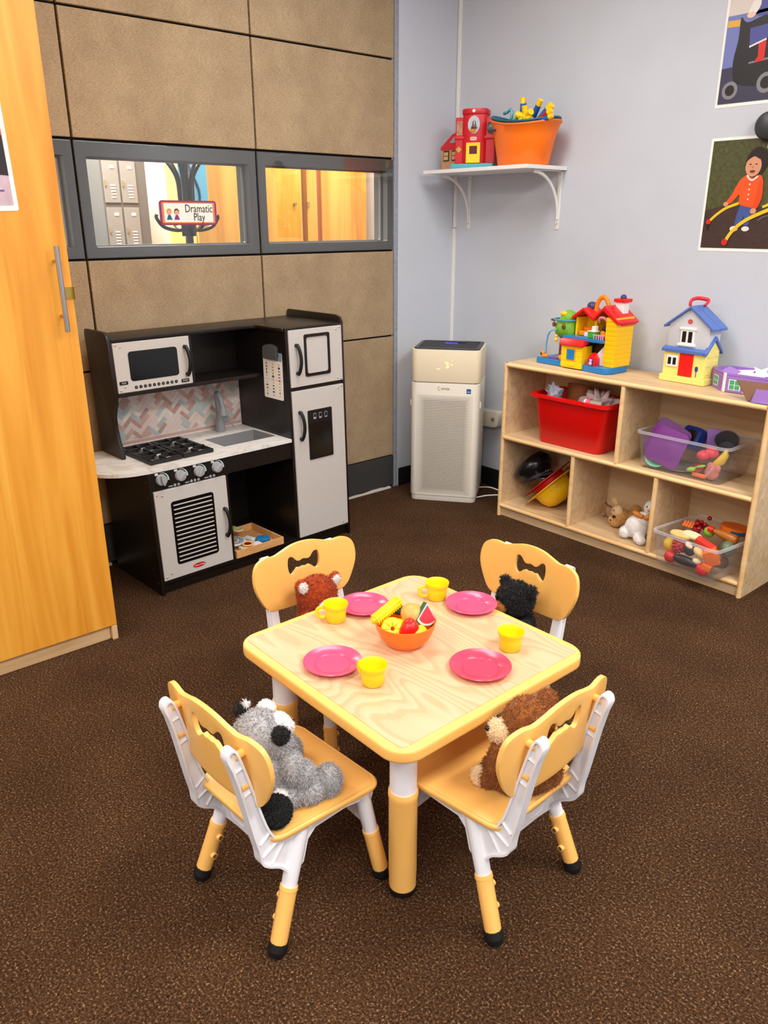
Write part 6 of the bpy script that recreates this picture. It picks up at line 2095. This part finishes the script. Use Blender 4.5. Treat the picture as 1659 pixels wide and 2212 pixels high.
pp_('printed_jeans', [(.150, .170), (.205, .165), (.200, .130), (.190, .095), (.172, .095), (.168, .130), (.160, .095), (.136, .090), (.140, .130)], 'pr_jean', 2)
pp_('printed_shoe', ell(.137, .083, .016, .010), 'pr_white', 3)
pp_('printed_shoe', ell(.182, .083, .015, .009), 'pr_white', 3)
pp_('printed_cardigan', spline([(.158, .272), (.182, .262), (.208, .272), (.224, .250), (.226, .200), (.218, .160), (.196, .158), (.150, .168), (.142, .178), (.140, .205), (.118, .180), (.098, .170), (.092, .178), (.110, .205), (.132, .250)], 3), 'pr_orange', 4)
pp_('printed_sleeve', spline([(.212, .255), (.226, .235), (.228, .190), (.214, .155), (.196, .152), (.200, .170), (.206, .210)], 3), mat('pr_orange2', (224, 70, 18), 0.5), 5)
pp_('printed_hand', ell(.092, .172, .010, .008), 'pr_skin', 5)
pp_('printed_hand', ell(.203, .146, .012, .010), 'pr_skin', 6)
pp_('printed_collar', band(spline([(.160, .272), (.172, .258), (.186, .255), (.202, .268)], 3, False), .006), 'pr_white', 6)
pp_('printed_hair', ell(.192, .318, .040, .050), 'pr_hair', 6)
pp_('printed_face', ell(.180, .302, .030, .036), 'pr_skin', 7)
pp_('printed_fringe', spline([(.150, .318), (.160, .345), (.185, .352), (.206, .335), (.200, .326), (.180, .336), (.160, .326)], 3), 'pr_hair', 8)
for ex in (.168, .190):
    pp_('printed_eye', ell(ex, .309, .0045, .002), 'pr_hair', 8)
pp_('printed_nose', ell(.178, .299, .005, .003), mat('pr_skin2', (190, 120, 92), 0.5), 8)
pp_('printed_mouth', ell(.179, .284, .011, .005), 'pr_mouth', 8)
for bz in (.24, .222, .205, .188):
    pp_('printed_button', ell(.176, bz, .003, .003), 'pr_white', 6)
pp_('printed_walker', band(spline([(.112, .040), (.130, .070), (.160, .100), (.200, .124), (.262, .150), (.280, .155)], 4, False), .013), 'pr_yellow', 9)
pp_('printed_knob', ell(.108, .034, .012, .012), 'pr_red', 10)
pp_('printed_knob', ell(.032, .108, .010, .009), 'pr_red', 10)
pp_('printed_wheel', ell(.030, .090, .007, .013), 'pr_black', 2)
pp_('printed_wire', band(spline([(.225, .112), (.245, .126), (.280, .132)], 3, False), .002), 'pr_grey', 2)
# upper photo: child seated in a black wheelchair
p3 = thing('wall_photo', 'photo of a child in red tights seated in a wheelchair', 'photo', (-1.704, YB - .0005, 1.760))
wsheet(p3, 'photo_paper', rrect(0, .290, 0, .407, .004, 3), 'paper_white', .0)
wsheet(p3, 'photo_background', [(.010, .012), (.280, .012), (.280, .397), (.010, .397)], mat('pr_cream', (216, 204, 196), 0.5), .0006)
def p3_(n, pts, m, l=1):
    return wsheet(p3, n, pts, m, lay + l * .0004)
mat('pr_peri', (112, 124, 186), 0.5); mat('pr_floor', (56, 54, 80), 0.5); mat('pr_blue', (74, 78, 150), 0.5); mat('pr_gold', (224, 172, 60), 0.5); mat('pr_blond', (206, 170, 140), 0.5); mat('pr_pale', (238, 196, 176), 0.5)
p3_('printed_wall', [(.010, .130), (.280, .130), (.280, .300), (.010, .300)], 'pr_peri', 0)
p3_('printed_floor', [(.010, .012), (.280, .012), (.280, .150), (.010, .130)], 'pr_floor', 1)
p3_('printed_board', [(.012, .264), (.060, .262), (.060, .283), (.012, .285)], 'pr_gold', 1)
p3_('printed_wheelchair', spline([(.060, .290), (.085, .270), (.150, .285), (.260, .300), (.275, .220), (.270, .130), (.200, .090), (.160, .060), (.090, .070), (.060, .090), (.050, .150), (.060, .220)], 3), 'pr_black', 2)
p3_('printed_armrest', band([(.085, .295), (.16, .300), (.28, .312)], .010), 'pr_black', 3)
for wx, wz, wr in ((.052, .055, .030), (.185, .068, .034), (.265, .075, .032)):
    p3_('printed_wheel', ell(wx, wz, wr, wr, 20), 'pr_grey', 4)
    p3_('printed_hub', ell(wx, wz, wr * .6, wr * .6, 16), 'pr_black', 5)
p3_('printed_dress', [(.100, .250), (.250, .262), (.270, .215), (.190, .210), (.185, .235), (.165, .208), (.105, .190)], 'pr_blue', 4)
p3_('printed_hem', band([(.105, .190), (.165, .208)], .006), 'pr_white', 5)
p3_('printed_hem', band([(.190, .210), (.270, .216)], .006), 'pr_white', 5)
p3_('printed_tights', [(.138, .200), (.165, .206), (.166, .150), (.160, .138), (.130, .140), (.142, .155)], 'pr_red', 4)
p3_('printed_tights', [(.186, .210), (.216, .213), (.210, .150), (.204, .140), (.178, .146), (.186, .160)], 'pr_red', 4)
p3_('printed_footrest', band([(.110, .138), (.230, .150)], .006), 'pr_grey', 3)
p3_('printed_body', spline([(.110, .330), (.150, .340), (.215, .340), (.235, .310), (.220, .285), (.130, .285), (.100, .300)], 3), 'pr_blue', 3)
p3_('printed_arm', spline([(.100, .335), (.118, .350), (.128, .320), (.108, .290), (.090, .290), (.085, .305)], 3), 'pr_white', 5)
p3_('printed_hand', ell(.097, .292, .016, .010), 'pr_pale', 6)
p3_('printed_hair', ell(.166, .364, .036, .032), 'pr_blond', 5)
p3_('printed_face', ell(.166, .362, .026, .029), 'pr_pale', 6)
for ex in (.157, .176):
    p3_('printed_eye', ell(ex, .366, .004, .0015), 'pr_mouth', 7)
p3_('printed_mouth', ell(.167, .350, .008, .003), 'pr_mouth', 7)
# dark round wall fitting at the frame edge
kn = thing('round_wall_hook', 'dark grey round wall knob at the right edge of the photos', 'knob', (-1.478, YB, 1.683))
bm = bmx(); lathe(bm, [(0, 0), (.046, 0), (.048, .006), (.046, .03), (.036, .040), (0, .043)], seg=32)
bmesh.ops.rotate(bm, verts=bm.verts, cent=(0, 0, 0), matrix=Matrix.Rotation(PI / 2, 3, 'X'))
obj('knob_body', bm, mat('knob_grey', (56, 60, 64), 0.45), kn, 50)
simple_box('knob_tab', .008, .03, -.02, -.004, -.075, -.055, 'white_gloss', kn, .002)
# ------------------------------------------------------------------ plush animals
def fabric(name, rgb, vary=.12, scale=180):
    return mat(name, rgb, 0.95, spec=0.1, sheen=0.25, vary=vary, scale=scale, bump=.5)
def plush(name, label, cx, cy, cz, rz, group):
    return thing(name, label, 'plush toy', (cx, cy, cz), rz, group)
GP = 'plush animals seated at the table'
def chair_pt(i):
    return CHAIRS[i][0], CHAIRS[i][1], CHAIRS[i][2]
def skin(parent, name, parts, m, furn=0, flen=.008, seed=1, voxel=.004, sm=5):
    o = mobj(name, blobs(parts, voxel, sm), m, parent, 180)
    if furn:
        f = fur(o, furn, flen, m, o, seed)
    return o
def one(parent, name, c, r, m, rot=None, furn=0, flen=.006, seed=3):
    bm = bmx()
    ball(bm, c, r, 3, rot)
    o = obj(name, bm, m, parent, 180)
    if furn:
        fur(o, furn, flen, m, o, seed)
    return o
eye_m = mat('plush_eye', (8, 8, 8), 0.08)
# grey raccoon-like plush on the near left chair
x, y, a = chair_pt(0)
g = fabric('fur_grey', (176, 174, 176), .14)
k = fabric('fur_black', (20, 19, 21), .2)
wht = fabric('fur_white', (238, 234, 232), .05)
t = plush('plush_raccoon', 'grey plush animal with black tail and white snout', x, y, 0.0, a, GP)
skin(t, 'body', [((.028, -.078, .330), (.050, .046, .066)), ((.045, -.070, .300), (.050, .046, .036)),
                 ((.014, -.068, .414), (.052, .050, .049)), ((.034, -.052, .406), (.038, .036, .036)),
                 ((.076, -.040, .352), (.024, .026, .036)), ((.084, -.018, .330), (.024, .024, .030)),
                 ((.070, -.048, .294), (.032, .040, .029)), ((.090, -.006, .293), (.029, .036, .027)), ((.102, .030, .301), (.028, .026, .035)),
                 ((-.028, -.020, .348), (.022, .024, .034)), ((-.024, .0, .294), (.028, .040, .027)), ((-.030, .036, .300), (.026, .024, .034))], g, 15000, .0085, 5)
one(t, 'snout', (.014, -.014, .404), (.024, .024, .018), wht, None, 900, .005)
one(t, 'cheek', (.040, -.036, .440), (.022, .018, .020), wht, None, 700, .004)
one(t, 'cheek', (-.014, -.030, .440), (.020, .018, .020), wht, None, 500, .004)
one(t, 'nose', (.014, .010, .408), (.007, .006, .005), eye_m)
one(t, 'ear', (-.032, -.078, .450), (.014, .011, .020), k, (0, R_(-18), 0), 500, .005)
one(t, 'ear_fringe', (-.025, -.070, .466), (.004, .004, .007), wht, None, 120, .008)
one(t, 'ear', (.070, -.058, .436), (.016, .017, .019), k, (0, R_(20), 0), 900, .005)
one(t, 'ear_fringe', (.070, -.042, .448), (.008, .007, .009), wht, None, 160, .008)
one(t, 'tail', (.100, -.100, .300), (.029, .030, .031), k, None, 3500, .006)
one(t, 'tail_ring', (.080, -.080, .306), (.022, .022, .022), wht, None, 400, .005)
# brown dog on the near right chair
x, y, a = chair_pt(1)
br = fabric('fur_brown', (150, 88, 38), .2)
cr_ = fabric('fur_cream', (240, 210, 168), .06)
t = plush('plush_dog', 'brown plush dog with cream muzzle and floppy ears', x, y, 0.0, a, GP)
skin(t, 'body', [((.012, -.098, .338), (.044, .042, .062)), ((.016, -.098, .302), (.048, .044, .036)),
                 ((.008, -.086, .424), (.050, .050, .050)), ((-.010, -.072, .412), (.036, .034, .034)),
                 ((-.042, -.058, .352), (.020, .022, .036)), ((-.046, -.048, .326), (.020, .021, .026)),
                 ((-.026, -.070, .293), (.028, .036, .027)), ((-.044, -.036, .297), (.026, .022, .032)),
                 ((.044, -.110, .298), (.038, .034, .034)), ((.046, -.090, .293), (.032, .034, .027)), ((.062, -.066, .297), (.026, .030, .032)),
                 ((.040, -.050, .345), (.018, .020, .032))], br, 13000, .008, 8)
one(t, 'muzzle', (-.036, -.054, .408), (.026, .028, .024), cr_, (0, 0, R_(-40)), 1500, .007)
one(t, 'chest_bib', (-.024, -.064, .372), (.026, .024, .026), cr_, None, 1500, .008)
one(t, 'nose', (-.056, -.036, .414), (.008, .007, .006), eye_m)
one(t, 'eye', (-.030, -.040, .430), .0045, eye_m)
for c, r, rot in (((-.012, -.122, .438), (.022, .012, .034), (R_(10), R_(-30), R_(10))), ((.066, -.086, .450), (.034, .018, .011), (R_(10), R_(5), R_(20)))):
    one(t, 'ear', c, r, br, rot, 1200, .008)
one(t, 'sole_patch', (-.064, -.026, .297), (.009, .018, .026), cr_, (0, 0, R_(35)), 300, .004)
# rust red plush on the far left chair
x, y, a = chair_pt(2)
ru = fabric('fur_rust', (168, 64, 20), .25)
t = plush('plush_red_panda', 'rust red plush animal with white ears peeking over the table', x, y, 0.0, a, GP)
skin(t, 'body', [((.012, -.095, .325), (.050, .044, .062)), ((.018, -.076, .402), (.056, .050, .054)), ((.055, -.03, .294), (.028, .040, .027)), ((-.03, -.03, .294), (.028, .040, .027)), ((.062, -.05, .345), (.022, .024, .032)), ((-.035, -.05, .345), (.022, .024, .032))], ru, 11000, .009, 11)
for c, rot in (((.070, -.070, .442), (0, R_(28), 0)), ((-.036, -.070, .434), (0, R_(-28), 0))):
    one(t, 'ear', c, (.018, .011, .022), ru, rot, 500, .006)
    one(t, 'ear_lining', (c[0], c[1] + .008, c[2]), (.013, .006, .017), wht, rot, 400, .005)
one(t, 'muzzle', (.018, -.028, .388), (.026, .018, .020), wht, None, 400, .005)
one(t, 'nose', (.018, -.010, .394), (.006, .005, .005), eye_m)
one(t, 'foot_cuff', (.085, -.02, .372), (.020, .014, .014), cr_, None, 300, .005)
# black bear on the far right chair
x, y, a = chair_pt(3)
bk2 = fabric('fur_jet', (16, 15, 17), .2)
tn = fabric('fur_tan', (178, 112, 50), .08)
t = plush('plush_bear', 'black plush bear with tan muzzle peeking over the table', x, y, 0.0, a, GP)
skin(t, 'body', [((-.028, -.088, .325), (.048, .044, .060)), ((-.034, -.068, .414), (.052, .047, .047)), ((.0, -.03, .294), (.027, .038, .027)), ((-.07, -.03, .294), (.027, .038, .027)), ((.012, -.05, .345), (.020, .024, .032)), ((-.085, -.05, .345), (.020, .024, .032)),
                 ((.008, -.072, .450), (.017, .012, .017)), ((-.080, -.072, .450), (.017, .012, .017))], bk2, 12000, .009, 13)
one(t, 'muzzle', (-.018, -.024, .398), (.022, .018, .016), tn, None, 900, .004)
one(t, 'nose', (-.010, -.005, .403), (.009, .006, .006), eye_m)
one(t, 'eye', (-.002, -.026, .422), .004, eye_m)
one(t, 'eye', (-.042, -.026, .422), .004, eye_m)

def rebase(root, off):
    off = Vector(off)
    for c_ in root.children:
        c_.location = Vector(c_.location) - off
    root.location = Vector(root.location) + Matrix.Rotation(root.rotation_euler.z, 3, 'Z') @ off
for r_ in [o_ for o_ in C.objects if o_.parent is None and o_.get('group') == GP]:
    rebase(r_, (0.01, -0.08, 0.2685))

# fawn and white rabbit lying in the bookshelf
GB = 'plush animals on the bottom shelf'
dt = fabric('fur_fawn', (204, 150, 88), .15)
ft = fabric('fur_face', (230, 196, 150), .08)
t = plush('plush_deer', 'small tan plush deer lying on its side on the shelf', -1.830, 2.985, 0.0625, 0, GB)
skin(t, 'body', [((.010, -.010, .048), (.044, .036, .040)), ((.052, .016, .050), (.034, .030, .030)), ((.066, .02, .090), (.024, .022, .024)), ((-.03, -.004, .028), (.022, .02, .018)), ((.0, -.03, .022), (.026, .02, .018))], dt, 3500, .005, 3)
one(t, 'face_patch', (.002, -.026, .076), (.026, .018, .030), ft, (0, R_(25), 0), 500, .004)
one(t, 'face_patch', (-.012, -.030, .030), (.024, .014, .018), ft, (0, R_(25), 0), 400, .004)
one(t, 'nose', (.000, -.043, .054), (.010, .005, .007), eye_m)
one(t, 'eye', (-.006, -.040, .082), .0045, eye_m)
one(t, 'eye', (-.018, -.043, .034), .0045, eye_m)
one(t, 'ear', (-.030, -.002, .108), (.014, .008, .020), ft, (0, R_(-40), 0), 300, .004)
bm = bmx(); tube(bm, [(-.04, -.01, .082), (-.06, -.012, .086), (-.075, -.01, .096)], .004, 6); tube(bm, [(-.045, -.012, .03), (-.066, -.015, .036), (-.075, -.014, .028)], .004, 6); tube(bm, [(-.062, -.014, .036), (-.066, -.014, .048)], .003, 6)
obj('antler', bm, mat('antler_brown', (110, 70, 50), 0.8), t, 180)
rw = fabric('fur_snow', (244, 240, 236), .04)
t = plush('plush_rabbit', 'white plush rabbit with orange bow leaning on the divider', -1.690, 2.900, 0.0625, 0, GB)
skin(t, 'body', [((0, 0, .058), (.050, .044, .050)), ((.020, .006, .095), (.034, .032, .034)), ((.046, .022, .152), (.030, .030, .032)), ((.036, -.034, .026), (.022, .026, .022)), ((.050, -.042, .020), (.020, .020, .018)), ((-.038, -.022, .030), (.026, .030, .026)), ((.060, .03, .19), (.012, .010, .030))], rw, 5000, .005, 17)
bm = bmx(); ball(bm, (.006, -.018, .122), (.024, .012, .012), 2, (0, .3, 0)); ball(bm, (.048, -.010, .116), (.018, .012, .012), 2, (0, -.4, 0)); ball(bm, (.028, -.018, .118), (.010, .012, .010), 2)
obj('neck_bow', bm, mat('bow_orange', (214, 130, 50), 0.5), t, 180)
one(t, 'nose', (.052, -.008, .150), (.006, .005, .005), mat('rabbit_pink', (230, 140, 130), 0.5))
one(t, 'eye', (.040, -.004, .162), .004, eye_m)
